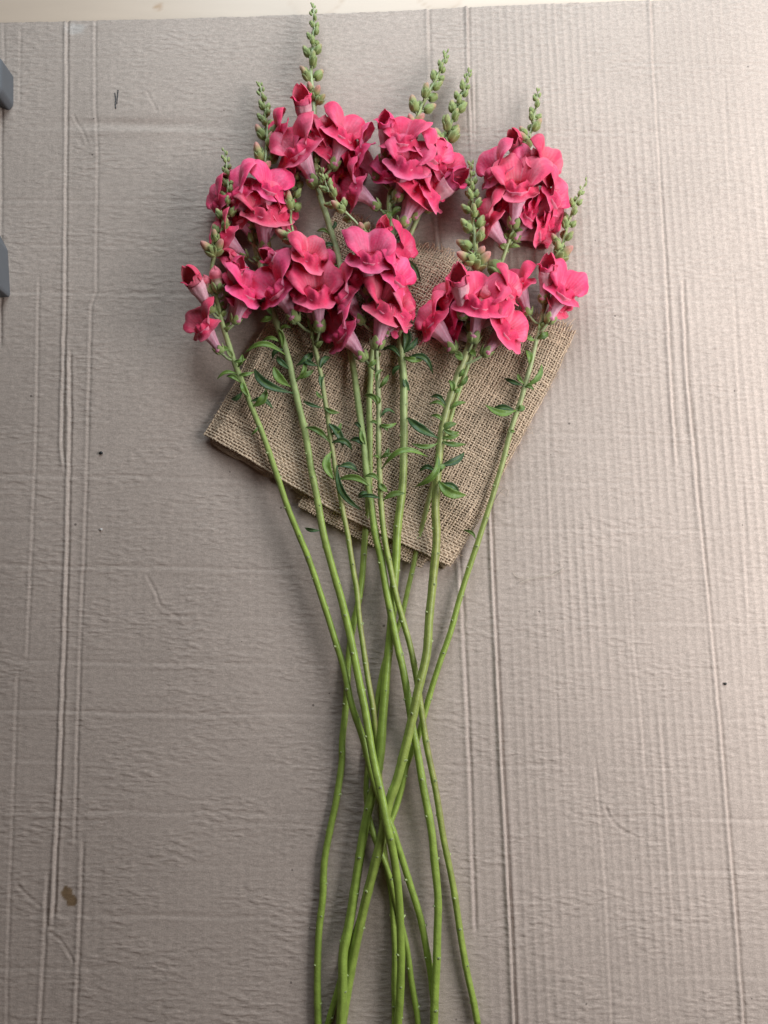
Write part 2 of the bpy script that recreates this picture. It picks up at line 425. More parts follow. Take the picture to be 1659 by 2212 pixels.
# ------------------------------------------------------------------ burlap
def build_burlap():
    A = UP(434, 938, .006); Bq = UP(967, 1222, .004); Cq = UP(1240, 718, .004); Dq = UP(728, 452, .004)
    root = empty('burlap_cloth', ((A + Bq + Cq + Dq) / 4) * np.array([1, 1, 0])); L0 = np.array(root.location)
    tag(root, 'folded square of coarse brown burlap with frayed edges lying under the flower stems', 'burlap')
    def pos(u, v):
        u = np.asarray(u, float); v = np.asarray(v, float)
        P = (A * ((1 - u) * (1 - v))[..., None] + Bq * (u * (1 - v))[..., None] + Cq * (u * v)[..., None] + Dq * ((1 - u) * v)[..., None])
        nrm = (Dq - A); nrm = nrm / np.linalg.norm(nrm); tn = (Bq - A) / np.linalg.norm(Bq - A)
        bul = .0075 * np.exp(-((u - .42) / .13) ** 2) * sstep(.7, 1, v) + .003 * vnoise(u * 6, v * 0 + 3) * sstep(.6, 1, v) - .0035 * np.exp(-((u - .62) / .25) ** 2) * sstep(.35, 0, v)
        P = P + nrm * bul[..., None] + tn * (.0022 * vnoise(v * 5, u * 0 + 8) * (np.abs(u - .5) * 2) + .0035 * np.sin(v * 3.1) * sstep(.6, 1, u))[..., None]
        z = .0066 + .0026 * vnoise(u * 3.2, v * 3.2, 4) + .0013 * vnoise(u * 8, v * 8, 9)
        P = P + nrm * (.0016 * vnoise(u * 5, v * 5, 14))[..., None] + tn * (.0016 * vnoise(u * 5, v * 5, 24))[..., None]
        z = z + .0026 * np.exp(-((u * .75 + v * .55 - .80 + .05 * vnoise(v * 4, u * 0, 31)) / .055) ** 2) + .0020 * np.exp(-((u * .4 - v * .8 + .32) / .05) ** 2)
        z = z * (.30 + .70 * sstep(0, .07, 1 - u) ** .6) * (.35 + .65 * sstep(0, .10, 1 - v) ** .7) * (.45 + .55 * sstep(0, .05, u))
        z = z + .0012 * np.exp(-(v / .05) ** 2)
        P[..., 2] = z + .0012
        return P
    lu = np.linalg.norm(Bq - A); lv = np.linalg.norm(Dq - A); pit = .00205
    nu, nv = int(lu / pit), int(lv / pit)
    V, Q, C, off = [], [], [], 0
    base = np.array([.62, .458, .325])
    def thread(us, vs, phase, half, amp, fuzz):
        nonlocal off
        n = len(us); P = pos(us, vs)
        T = np.gradient(P, axis=0); T /= np.linalg.norm(T, axis=1, keepdims=True) + 1e-9
        S_ = np.cross(T, [0, 0, 1.0]); S_ /= np.linalg.norm(S_, axis=1, keepdims=True) + 1e-9
        wv = half * (1 + .34 * vnoise(np.arange(n) * .35, np.full(n, fuzz * 7.1)))
        P = P + S_ * (.00040 * vnoise(np.arange(n) * .2, np.full(n, fuzz * 3.3)))[:, None]
        P[:, 2] += amp * phase
        R = np.stack([P + S_ * wv[:, None], P + np.array([0, 0, 1.]) * (wv * .62)[:, None], P - S_ * wv[:, None], P - np.array([0, 0, 1.]) * (wv * .62)[:, None]], 1)
        V.append((R - L0).reshape(-1, 3)); Q.append(grid_quads(n, 4, True, off)); off += n * 4
        tone = (1 + .16 * vnoise(np.full(n, fuzz * 5.7), np.arange(n) * .05) + .10 * vnoise(np.full(n, fuzz * 2.7), np.arange(n) * .6))
        C.append((base * tone[:, None])[:, None].repeat(4, 1).reshape(-1, 3))
    for i in range(nu + 1):                               # threads running away from the hem
        u = (i + .12 * rnd.uniform(-1, 1)) / nu; k = np.arange(0, 2 * nv + 1); v = k / (2 * nv)
        ph = np.where(k % 2 == 0, 0, np.where(((k // 2) + i) % 2 == 0, 1, -1))
        ext = rnd.uniform(0, .022); v = v * (1 + ext)       # uneven ends make the frayed border
        thread(np.full(len(k), u), v, ph, pit * rnd.uniform(.26, .39), .00036, i + .5)
    for j in range(nv - 1):
        v = (j + .5 + .12 * rnd.uniform(-1, 1)) / nv; k = np.arange(0, 2 * nu + 1); u = k / (2 * nu)
        ph = np.where(k % 2 == 1, 0, np.where(((k // 2) + j) % 2 == 0, -1, 1))
        thread(u, np.full(len(k), v), ph, pit * rnd.uniform(.25, .40), .00036, j + 400.5)
    # hem: a second, denser row of stitches over the near edge
    for j in range(10):
        v = .004 + j * .0105; k = np.arange(0, 2 * nu + 1); u = k / (2 * nu)
        ph = np.where(k % 2 == 1, .4, np.where(((k // 2) + j) % 2 == 0, -.6, 2.6))
        thread(u, np.full(len(k), v), ph, pit * rnd.uniform(.36, .46), .00036, j + 900.5)
    n0 = len(V)
    for i in range(int(nu * .435), int(nu * .93)):
        k = np.arange(0, 44); v = -.052 + k * (.5 / nv); ph = np.where(k % 2 == 0, 0, np.where(((k // 2) + i) % 2 == 0, 1, -1))
        thread(np.full(len(k), i / nu), v, ph, pit * rnd.uniform(.30, .42), .00036, i + 1500.5)
        V[-1][:, 2] -= .0034
    for j in range(18):
        k = np.arange(int(2 * nu * .433), int(2 * nu * .93)); v = -.05 + (j + .5) / nv; ph = np.where(k % 2 == 1, 0, np.where(((k // 2) + j) % 2 == 0, -1, 1))
        thread(k / (2 * nu), np.full(len(k), v), ph, pit * rnd.uniform(.30, .42), .00036, j + 1700.5)
        V[-1][:, 2] -= .0034
    wv_ = obj('weave', mesh('weave', np.concatenate(V), np.concatenate(Q), M_BURLAP, np.concatenate(C)), root); tag(wv_, kind='stuff')
    # folded layers below: solid jute sheets with soft uneven edges, darkened to paint shade in the weave holes
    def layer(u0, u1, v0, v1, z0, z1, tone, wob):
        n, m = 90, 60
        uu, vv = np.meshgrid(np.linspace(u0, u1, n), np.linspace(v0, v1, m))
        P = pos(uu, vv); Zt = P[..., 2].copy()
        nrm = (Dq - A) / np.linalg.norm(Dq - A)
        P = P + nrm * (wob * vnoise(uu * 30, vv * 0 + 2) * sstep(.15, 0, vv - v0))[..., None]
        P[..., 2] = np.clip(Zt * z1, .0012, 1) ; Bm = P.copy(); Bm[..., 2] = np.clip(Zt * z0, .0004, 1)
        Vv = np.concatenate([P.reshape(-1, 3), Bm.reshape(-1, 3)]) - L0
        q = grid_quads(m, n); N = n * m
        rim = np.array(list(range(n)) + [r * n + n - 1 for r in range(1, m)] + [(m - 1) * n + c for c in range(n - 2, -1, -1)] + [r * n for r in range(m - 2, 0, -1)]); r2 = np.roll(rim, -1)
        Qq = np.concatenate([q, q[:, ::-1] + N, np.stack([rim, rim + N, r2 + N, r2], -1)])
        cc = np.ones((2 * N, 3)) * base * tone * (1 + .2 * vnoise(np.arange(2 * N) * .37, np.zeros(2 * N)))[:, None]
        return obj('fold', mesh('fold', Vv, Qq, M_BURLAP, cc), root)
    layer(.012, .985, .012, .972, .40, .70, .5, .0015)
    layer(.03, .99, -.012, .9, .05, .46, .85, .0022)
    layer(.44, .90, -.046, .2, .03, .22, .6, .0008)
    # frayed ends and loose hairs
    def strand(p, d, ln, r, curl):
        n = 7; t = np.linspace(0, 1, n)[:, None]
        side = np.array([-d[1], d[0], 0]); 
        P = p + d * ln * t + side * curl * ln * t ** 2 + np.array([0, 0, 1]) * (ln * .35 * np.sin(t * 2.6) * rnd.uniform(0, .7))
        P[:, 2] = np.clip(P[:, 2], .0008, 1)
        return tube(P - L0, np.linspace(r, r * .35, n), 4, lambda Pp, th, nn: np.broadcast_to(base * rnd.uniform(.85, 1.3), Pp.shape))
    parts = []
    out_v = (Dq - A) / np.linalg.norm(Dq - A); out_u = (Bq - A) / np.linalg.norm(Bq - A)
    for _ in range(170):
        u = rnd.random(); p = pos(np.array(u), np.array(1.0)); parts.append(strand(p, out_v * rnd.uniform(.7, 1) + out_u * rnd.uniform(-.5, .5), rnd.uniform(.003, .009), .00042, rnd.uniform(-.7, .7)))
    for _ in range(95):
        v = rnd.random(); p = pos(np.array(1.0), np.array(v)); parts.append(strand(p, out_u * rnd.uniform(.3, 1) + out_v * rnd.uniform(-1, 1), rnd.uniform(.003, .008), .00012, rnd.uniform(-1.2, 1.2)))
    for _ in range(60):
        v = rnd.random(); p = pos(np.array(0.0), np.array(v)); parts.append(strand(p, -out_u * rnd.uniform(.3, 1) + out_v * rnd.uniform(-1, 1), rnd.uniform(.002, .006), .00014, rnd.uniform(-1.2, 1.2)))
    for _ in range(110):
        u = rnd.random(); p = pos(np.array(u), np.array(0.0)); p[2] *= rnd.uniform(.2, .9); parts.append(strand(p, -out_v * rnd.uniform(.3, 1) + out_u * rnd.uniform(-1, 1), rnd.uniform(.0015, .006), .00013, rnd.uniform(-1.5, 1.5)))
    c0 = UP(664, 1076, .003)
    for _ in range(70):
        p = c0 + out_v * rnd.uniform(-.008, .008) + out_u * rnd.uniform(-.001, .005); p[2] = rnd.uniform(.0012, .0042)
        parts.append(strand(p, -out_u * rnd.uniform(.6, 1) + out_v * rnd.uniform(-.35, .35), rnd.uniform(.003, .0065), .00042, rnd.uniform(-.5, .5)))
    fr = obj('fray', mesh('fray', *[merge(parts)[i] for i in (0, 1)], M_BURLAP, merge(parts)[2]), root); tag(fr, kind='stuff')
build_burlap()

# ------------------------------------------------------------------ colours of the plants (linear)
HOT = np.array([.91, .042, .152]); HOT2 = np.array([.66, .016, .085]); PALE = np.array([.70, .235, .36]); TUBE = np.array([.80, .47, .56]); TUBED = np.array([.52, .07, .20])
YEL = np.array([.90, .42, .03]); GRN = np.array([.235, .295, .088]); GRNL = np.array([.47, .53, .23]); PNK = np.array([.68, .20, .21])

# ------------------------------------------------------------------ flower parts, millimetres in the flower's own frame (+Z out of the mouth, +Y upper lip)
mm = .001
TINT = [1., 1., 1.]
def prof(S_, alphas, n):
    """profile from slope angles: returns (dr, dz) along the sheet"""
    v = np.linspace(0, 1, n); a = np.radians(np.interp(v, [k for k, _ in alphas], [x for _, x in alphas]))
    ds = S_ / (n - 1); am = .5 * (a[1:] + a[:-1])
    return np.concatenate([[0], np.cumsum(np.cos(am) * ds)]), np.concatenate([[0], np.cumsum(np.sin(am) * ds)])

BETA = [0.7]
def bend(P):
    """the tube bows forward so that the face of the flower turns outwards"""
    be = BETA[0]; z0, zl = 11., 15.
    zc = np.clip(P[..., 2], -99, z0 + zl); n = 24
    tb = np.linspace(0, 1, n); th = be * tb ** 1.0; ds = zl / (n - 1)
    cy = np.concatenate([[0], np.cumsum(-np.sin(.5 * (th[1:] + th[:-1])) * ds)]); cz = np.concatenate([[0], np.cumsum(np.cos(.5 * (th[1:] + th[:-1])) * ds)])
    q = np.clip((zc - z0) / zl, 0, 1); t = be * q
    Cy = np.interp(q, tb, cy); Cz = np.where(zc < z0, zc, z0 + np.interp(q, tb, cz)); ex = P[..., 2] - zc
    return np.stack([P[..., 0], Cy + P[..., 1] * np.cos(t) - ex * np.sin(t), Cz + P[..., 1] * np.sin(t) + ex * np.cos(t)], -1)
def make_tube_mesh(r, name, tl=26., rim=8., young=False, lean=0.):
    nv, nu = 22, 28
    s = np.linspace(0, 1, nv); th = np.linspace(0, 2 * math.pi, nu, endpoint=False)
    rad = np.interp(s, [0, .02, .07, .14, .3, .55, .8, 1], [.3, 2.6, 3.9, 4.0, 3.7, 5.0, 6.9, rim])
    Sg, Th = np.meshgrid(s, th, indexing='ij')
    rib = 1 + .05 * np.cos(7 * Th + r.uniform(0, 6)) * sstep(.1, .4, Sg) + .03 * np.cos(3 * Th + r.uniform(0, 6))
    R = rad[:, None] * rib
    low = np.clip(-np.cos(Th), 0, 1)
    Xx = R * np.sin(Th) * .96; Yy = R * np.cos(Th) * 1.04 - 1.2 * np.sin(Sg * math.pi) - 1.1 * low * np.exp(-((Sg - .08) / .07) ** 2)
    Zz = tl * Sg + low * 2.6 * sstep(.8, 1, Sg) * (0 if young else 1)
    P = bend(np.stack([Xx, Yy, Zz], -1)) * mm
    st = .5 + .5 * np.sin(Th * 13 + 2.0 * vnoise(Sg * 3, Th * 2, r.uniform(0, 50)))
    k = np.clip(.10 + .55 * st ** 2 * (1 - .5 * Sg) + .30 * np.exp(-((Sg - .05) / .08) ** 2), 0, 1)
    colo = TUBE * (1 - k[..., None]) + TUBED * k[..., None] * .75 + HOT * k[..., None] * .25
    if young: colo = colo * .55 + np.array([.80, .50, .48]) * .45
    up = sstep(.75, 1.0, Sg)[..., None] * (.25 if young else .55); colo = colo * (1 - up) + HOT * up
    # closed shell: outside plus an inner wall
    n = gnormals(P); sgn = 1.0
    inner = bend(np.stack([Xx * .93, Yy * .93, Zz + .05], -1)) * mm
    V = np.concatenate([P.reshape(-1, 3), inner.reshape(-1, 3)]); N = nv * nu
    q = grid_quads(nv, nu, True)
    top = np.arange(nu) + (nv - 1) * nu; t2 = np.roll(top, -1)
    Q = np.concatenate([q, q[:, ::-1] + N, np.stack([top, t2, t2 + N, top + N], -1)])
    ci = np.broadcast_to(np.array([.74, .42, .40]) if young else HOT * .8 + PALE * .2, P.shape).reshape(-1, 3)
    return mesh(name, V, Q, M_PETAL, np.concatenate([colo.reshape(-1, 3), ci]))

def make_upper(r, name, kind, rim=8., zr=26.):
    nv, nu = 20, 41
    u = np.linspace(-1, 1, nu); amax = {'open': 108, 'young': 115}[kind]
    th = np.radians(amax) * u; deg = np.degrees(th)
    P = np.zeros((nv, nu, 3)); sz = r.uniform(.92, 1.12)
    if kind == 'open':
        lob = np.interp(np.abs(deg), [0, 5, 12, 28, 48, 62, 80, 95, 108], [23.5, 24.8, 26.6, 27.6, 25.8, 23.0, 18.0, 12.5, 7.5]) * sz
        lob = lob * (1 + .05 * np.sin(deg * .09 + r.uniform(0, 6)) + .03 * np.sin(deg * .21 + r.uniform(0, 6)))
        pk = r.choice([0, 0, 1]); 
        for sgn in (-1, 1): lob = lob + pk * r.uniform(.8, 2.2) * np.exp(-((deg - sgn * r.uniform(40, 62)) / 7) ** 2)
        a0, a1, a2, a3 = r.uniform(58, 72), r.uniform(26, 42), r.uniform(-4, 16), r.uniform(-95, -35)
    else:
        lob = np.interp(np.abs(deg), [0, 12, 40, 70, 95, 115], [15.5, 16.5, 17, 13, 8.5, 5]) * sz
        lob = lob * (1 + .05 * np.sin(deg * .07 + r.uniform(0, 6)) + .02 * np.sin(deg * .15 + r.uniform(0, 6)))
        a0, a1, a2, a3 = r.uniform(60, 72), r.uniform(84, 98), r.uniform(122, 142), r.uniform(120, 175)
    skew = r.uniform(-12, 12); w1, w2 = r.uniform(0, 6), r.uniform(0, 6); wa = r.uniform(.6, 1.5) if kind == 'open' else .5
    vv = np.linspace(0, 1, nv)
    for j in range(nu):
        side = abs(u[j]) ** 2
        wob = wa * 10 * (np.sin(th[j] * 4.3 + w1) + .6 * np.sin(th[j] * 9.1 + w2))
        off = skew * u[j]
        if kind == 'open': al = [(0, a0), (.25, a1 + 26 * side), (.6, a2 + 46 * side + off), (1, a3 + wob + off + 40 * side)]
        else: al = [(0, a0), (.3, a1 - 8 * side), (.7, a2 - 25 * side + off), (1, a3 - 60 * side + wob + off)]
        dr, dz = prof(lob[j], al, nv)
        rr = rim + dr
        nar = 1 - .14 * sstep(.1, .6, vv) if kind == 'open' else 1.0
        P[:, j, 0] = rr * math.sin(th[j]) * .98 * nar; P[:, j, 1] = rr * math.cos(th[j]) * 1.03; P[:, j, 2] = zr + dz
        cupd = (3.4 if kind == 'open' else .8) * np.exp(-((abs(deg[j]) - 36) / 24) ** 2) * np.sin(np.clip(vv * 1.05, 0, 1) * math.pi) ** .8
        P[:, j, 2] += cupd
        P[:, j, 2] -= (1.9 * np.exp(-(deg[j] / 6) ** 2)) * np.sin(np.clip(vv * 1.15, 0, 1) * math.pi) * (1 if kind == 'open' else .5)
    Vg, Tg = np.meshgrid(vv, deg, indexing='ij')
    so = r.uniform(0, 90); P += gnormals(P) * (Vg * (.55 * vnoise(P[..., 0] * .22, P[..., 1] * .22, so) + (.9 if kind == 'open' else .3) * Vg ** 2 * vnoise(Tg * .075, Vg * 2, so + 3) + .25 * vnoise(P[..., 0] * .6, P[..., 1] * .6, so + 7)))[..., None]
    ve = .5 + .5 * np.sin(Tg * .62 + 2 * vnoise(Tg * .08, Vg * 3, r.uniform(0, 40)))
    light = np.clip(.52 * (1 - Vg) ** 1.1 * (.35 + .65 * ve) + .28 * sstep(.9, 1, Vg) + .20 * np.exp(-(Tg / 7) ** 2) * (1 - Vg) + .26 * vnoise(Tg * .045, Vg * 3, r.uniform(0, 40)), 0, 1)
    front = HOT * (1 - light[..., None]) + np.array([.93, .31, .44]) * light[..., None]
    kb = np.clip(.9 - .45 * Vg + .2 * ve * (1 - Vg), .2, 1)
    back = HOT * (1 - kb[..., None]) + PALE * kb[..., None]
    if kind == 'young':
        back = back * .55 + PNK * .45 * np.array([1.1, .7, .8]); front = front * .8 + HOT2 * .2
    n = gnormals(P); flip = n[3:12, 8:-8, 2].mean() < 0
    v, q, c = shell(bend(P) * mm, .00032, front, back, flip)
    return mesh(name, v, q, M_PETAL, c * np.array(TINT))

def make_lower(r, name, kind, zr=24.5):
    nv, nu = 26, 41
    u = np.linspace(-1, 1, nu); th = np.radians(104) * u; deg = np.degrees(th); vv = np.linspace(0, 1, nv)
    P = np.zeros((nv, nu, 3)); sz = r.uniform(.9, 1.12)
    mid = r.uniform(.9, 1.15); sideL, sideR = r.uniform(.85, 1.18), r.uniform(.85, 1.18); yc = 5.0
    w1, w2 = r.uniform(0, 6), r.uniform(0, 6); flare = r.uniform(-10, 25); foldm = r.uniform(-80, -35)
    pkd = r.uniform(58, 76)
    for j in range(nu):
        a = abs(deg[j]); sd = sideL if deg[j] < 0 else sideR
        if kind == 'open':
            Sj = np.interp(a, [0, 14, 24, 30, 46, pkd, 88, 104], [25.5 * mid, 24.5 * mid, 21.5, 20.0, 21.5 * sd, 23.5 * sd, 19 * sd, 15]) * sz
            m = np.exp(-(deg[j] / 22) ** 2)
            wob = 12 * (np.sin(th[j] * 5 + w1) + .5 * np.sin(th[j] * 11 + w2))
            al = [(0, 80), (.16, 58), (.30, 24), (.42, -14), (.52, -60), (.62, -66 + 10 * (1 - m)), (.78, (-38 + flare) * (1 - m) - 52 * m + wob * .5), (1, (5 + flare) * (1 - m) + foldm * m + wob)]
        else:
            Sj = np.interp(a, [0, 25, 40, 70, 104], [8, 7, 9.5, 10.5, 7]) * sz
            wob = 12 * np.sin(th[j] * 5 + w1)
            al = [(0, 88), (.35, 92), (.65, 75 + wob), (1, 5 + wob * 2)]
        dr, dz = prof(Sj, al, nv)
        r0 = 2.8 if kind == 'open' else 6.4
        y_c = yc if kind == 'open' else .5
        rr = r0 + dr
        P[:, j, 0] = rr * math.sin(th[j]) * .98; P[:, j, 1] = y_c - rr * math.cos(th[j]); P[:, j, 2] = zr + dz
        if kind == 'open':
            x = np.abs(P[:, j, 0]); pal = np.exp(-((vv - .34) / .15) ** 2)
            P[:, j, 2] += pal * (2.6 * np.exp(-((x - 3.8) / 2.6) ** 2) - 1.2 * np.exp(-(x / 1.1) ** 2))
    Vg, Tg = np.meshgrid(vv, deg, indexing='ij')
    so = r.uniform(0, 90); P += gnormals(P) * (sstep(.45, 1, Vg) * (.5 * vnoise(P[..., 0] * .25, P[..., 1] * .25, so) + .9 * vnoise(Tg * .08, Vg * 2, so + 3)))[..., None]
    if kind == 'open':
        pal = np.exp(-((Vg - .38) / .14) ** 2)
        ns = vnoise(Tg * .07, Vg * 7, r.uniform(0, 50))
        dk = np.clip(.55 * pal + .18 * ns, 0, 1)
        lt = np.clip(.52 * sstep(.6, 1, Vg) + .16 * ns, 0, 1)
        front = HOT * (1 - dk[..., None]) + HOT2 * dk[..., None]
        front = front * (1 - lt[..., None]) + np.array([.92, .22, .38]) * lt[..., None]
        ky = (sstep(.34, .14, Vg) * np.exp(-(Tg / 26) ** 2) * r.uniform(.3, 1))[..., None]; front = front * (1 - ky) + YEL * ky
    else:
        lt = sstep(.7, .1, Vg)[..., None]; front = HOT * (1 - lt) + np.array([.82, .50, .50]) * lt
    kb = np.clip(.62 - .25 * Vg + .12 * np.sin(Tg * .5), .15, 1)[..., None]; back = HOT * (1 - kb) + PALE * kb
    n = gnormals(P); flip = n[8:14, 10:-10, 2].mean() < 0
    v, q, c = shell(bend(P) * mm, .00032, front, back, flip)
    return mesh(name, v, q, M_PETAL, c * np.array(TINT))

def make_calyx(r, name, ln=8.0, wd=5.0, rad=4.3, n=5, pinkish=0., openang=12):
    parts = []
    for k in range(n):
        phi = 2 * math.pi * (k + r.uniform(-.12, .12)) / n + .3
        nv, nu = 7, 5
        v = np.linspace(0, 1, nv); L_ = ln * r.uniform(.85, 1.12)
        wv = wd * .5 * np.sin(np.clip(v * .93 + .10, 0, 1) * math.pi) ** .7 * 1.05
        rr = np.interp(v, [0, .18, .55, 1], [1.0, rad * .82, rad * 1.08, rad * (1.02 + .02 * openang * r.uniform(.4, 1.4))])
        zz = L_ * v - 1.2
        U_ = np.linspace(-1, 1, nu)
        ang = phi + (U_[None] * wv[:, None]) / np.maximum(rr[:, None], 1.6)
        Rr = rr[:, None] + .35 * np.abs(U_[None]) ** 2 * 0 + .25
        P = np.stack([Rr * np.cos(ang), Rr * np.sin(ang), np.broadcast_to(zz[:, None], ang.shape)], -1) * mm
        tone = r.uniform(.85, 1.15)
        e = (np.abs(U_)[None] ** 3 * np.ones((nv, 1)))[..., None]; tip = (sstep(.75, 1, v)[:, None] * np.ones((1, nu)))[..., None]
        c = GRN * tone * (1 - .55 * e) + GRNL * .55 * e
        c = c * (1 - .35 * tip) + .35 * tip * (GRNL * (1 - pinkish) + PNK * pinkish)
        nn = gnormals(P); flip = (nn[..., 0] * np.cos(ang) + nn[..., 1] * np.sin(ang)).mean() < 0
        parts.append(shell(P, .0005, c, c * .85, flip))
    v, q, c = merge(parts)
    return mesh(name, v, q, M_GREEN, c)

def make_bud(r, name, ln=9., wd=5.5, pink=.3):
    nv, nu = 12, 12
    s = np.linspace(0, 1, nv); th = np.linspace(0, 2 * math.pi, nu, endpoint=False)
    rad = wd * .5 * np.sin(np.clip(s * .9 + .06, 0, 1) * math.pi) ** .62; rad[0] *= .2; rad[-1] *= .25
    Sg, Th = np.meshgrid(s, th, indexing='ij')
    R = rad[:, None] * (1 + .10 * np.cos(5 * Th) * (.4 + .6 * np.sin(Sg * 3.14)))
    P = np.stack([R * np.cos(Th) + .5 * np.sin(Sg * 2), R * np.sin(Th), ln * Sg - .6], -1) * mm
    k = np.clip(sstep(.66 - .30 * pink, .98, Sg) * (.15 + .95 * pink), 0, 1)[..., None]
    gl = (.5 + .5 * np.cos(5 * Th))[..., None] * .5
    c = (GRN * (1 - gl) + GRNL * gl) * 1.08; c = c * (1 - k) + (PNK * .8 + np.array([.6, .42, .3]) * .2) * k
    return mesh(name, P.reshape(-1, 3), grid_quads(nv, nu, True), M_GREEN, c)

def make_pink_bud(r, name):
    """swollen bud about to open: pale throat, folded pink cap with a lip"""
    nv, nu = 20, 22
    s = np.linspace(0, 1, nv); th = np.linspace(0, 2 * math.pi, nu, endpoint=False)
    rad = np.interp(s, [0, .05, .2, .42, .52, .58, .72, .88, .97, 1], [.3, 2.6, 3.6, 3.7, 3.6, 4.7, 4.9, 3.7, 1.8, .2])
    Sg, Th = np.meshgrid(s, th, indexing='ij')
    front = np.clip(-np.cos(Th), 0, 1)
    R = rad[:, None] * (1 + .05 * np.cos(3 * Th + r.uniform(0, 6)) + .06 * np.cos(2 * Th))
    R = R * (1 - .18 * front * np.exp(-((Sg - .63) / .06) ** 2))
    Z = 16.5 * Sg + 1.6 * np.cos(Th) * sstep(.45, .6, Sg) - .8 * front * sstep(.5, .6, Sg)
    P = np.stack([R * np.sin(Th), R * np.cos(Th) - 2.2 * sstep(.5, 1, Sg) * (1), Z], -1) * mm
    k = sstep(.50, .58, Sg + .05 * np.cos(Th))[..., None]
    cap = (HOT * .42 + np.array([.74, .28, .30]) * .58) * (1 + .12 * vnoise(Th * 3, Sg * 9, r.uniform(0, 40)))[..., None]
    body = np.array([.60, .47, .36]) * (1 - .3 * sstep(.3, 0, Sg))[..., None] + np.array([.08, .0, .0])
    c = body * (1 - k) + cap * k
    return mesh(name, P.reshape(-1, 3), grid_quads(nv, nu, True), M_PETAL, c)

pr = random.Random(3)
BUDS = [make_bud(pr, 'bud', 11.0 * a, 5.2, p) for a, p in ((1, .0), (1.05, .1), (.95, .25), (1.0, .55), (1.1, .8))]
CALYX = [make_calyx(pr, 'calyx') for _ in range(6)]
BUDCAL = [make_calyx(pr, 'calyx', 7.2, 4.4, 3.0, 5, p, 1) for p in (.1, .3, .5)]
PBUDS = [make_pink_bud(pr, 'flower_bud') for _ in range(4)]

def scar_mesh(r):
    nv, nu = 6, 9
    s = np.linspace(0, 1, nv); th = np.linspace(0, 2 * math.pi, nu, endpoint=False)
    Sg, Th = np.meshgrid(s, th, indexing='ij')
    rad = np.array([1.35, 1.25, .95, .8, .75, .1])[:, None] * (1 + .2 * np.cos(2 * Th) + .22 * vnoise(Th * 2, Sg * 5, r.uniform(0, 30)))
    P = np.stack([rad * np.cos(Th), rad * np.sin(Th), np.array([-.6, .1, .5, .95, 1.3, .9])[:, None] + 0 * Th + .35 * vnoise(Th * 2, Sg * 0, r.uniform(0, 30)) * Sg], -1) * mm
    c = np.array([.40, .45, .20]) * (1 - .55 * (Sg > .9))[..., None]
    return mesh('leaf_scar', P.reshape(-1, 3), grid_quads(nv, nu, True), M_STEM, c)
SCARS = [scar_mesh(pr) for _ in range(4)]

# ------------------------------------------------------------------ a stem of snapdragon
def leaf_mesh(base, tip, wid, L0, r, col, bow=0., arch=.25):
    base = np.asarray(base); tip = np.asarray(tip); d = tip - base; ln = np.linalg.norm(d)
    dh = d / (ln + 1e-9); side = np.cross([0, 0, 1.0], dh); side /= np.linalg.norm(side) + 1e-9; up = np.cross(dh, side)
    n, m = 12, 7
    t = np.linspace(0, 1, n)
    path = base + d * t[:, None] + side * (bow * ln * np.sin(t * math.pi))[:, None] + up * (arch * ln * (np.sin(t * math.pi) - .35 * t ** 3))[:, None]
    w_ = wid * .5 * np.interp(t, [0, .08, .2, .45, .7, .88, 1], [.16, .16, .55, 1, .85, .42, .04])
    T, N_, B_ = frames(path)
    tw = r.uniform(-.5, .5)
    U_ = np.linspace(-1, 1, m)
    sd = np.cross(T, up); sd /= np.linalg.norm(sd, axis=1, keepdims=True) + 1e-9; nn = np.cross(sd, T)
    ang = tw * t
    sd2 = sd * np.cos(ang)[:, None] + nn * np.sin(ang)[:, None]; nn2 = np.cross(sd2, T)
    P = path[:, None] + sd2[:, None] * (U_[None, :, None] * w_[:, None, None]) + nn2[:, None] * ((np.abs(U_)[None] ** 1.3 * .42 + .05 * np.sin(t * 9 + r.uniform(0, 6))[:, None] * U_[None]) * w_[:, None])[..., None]
    mid = np.exp(-(U_ / .16) ** 2)[None, :, None]
    c = col * (1 + .10 * vnoise(t[:, None] * 5, U_[None] * 2, r.uniform(0, 50)))[..., None]
    c = c * (1 - .5 * mid) + np.array([.22, .34, .10]) * .5 * mid
    gn = gnormals(P); flip = (gn @ up).mean() < 0
    v, q, c2 = shell(P - L0, .00035, c, c * .8 + np.array([.06, .09, .05]) * .4, flip)
    return mesh('leaf', v, q, M_LEAF, c2)

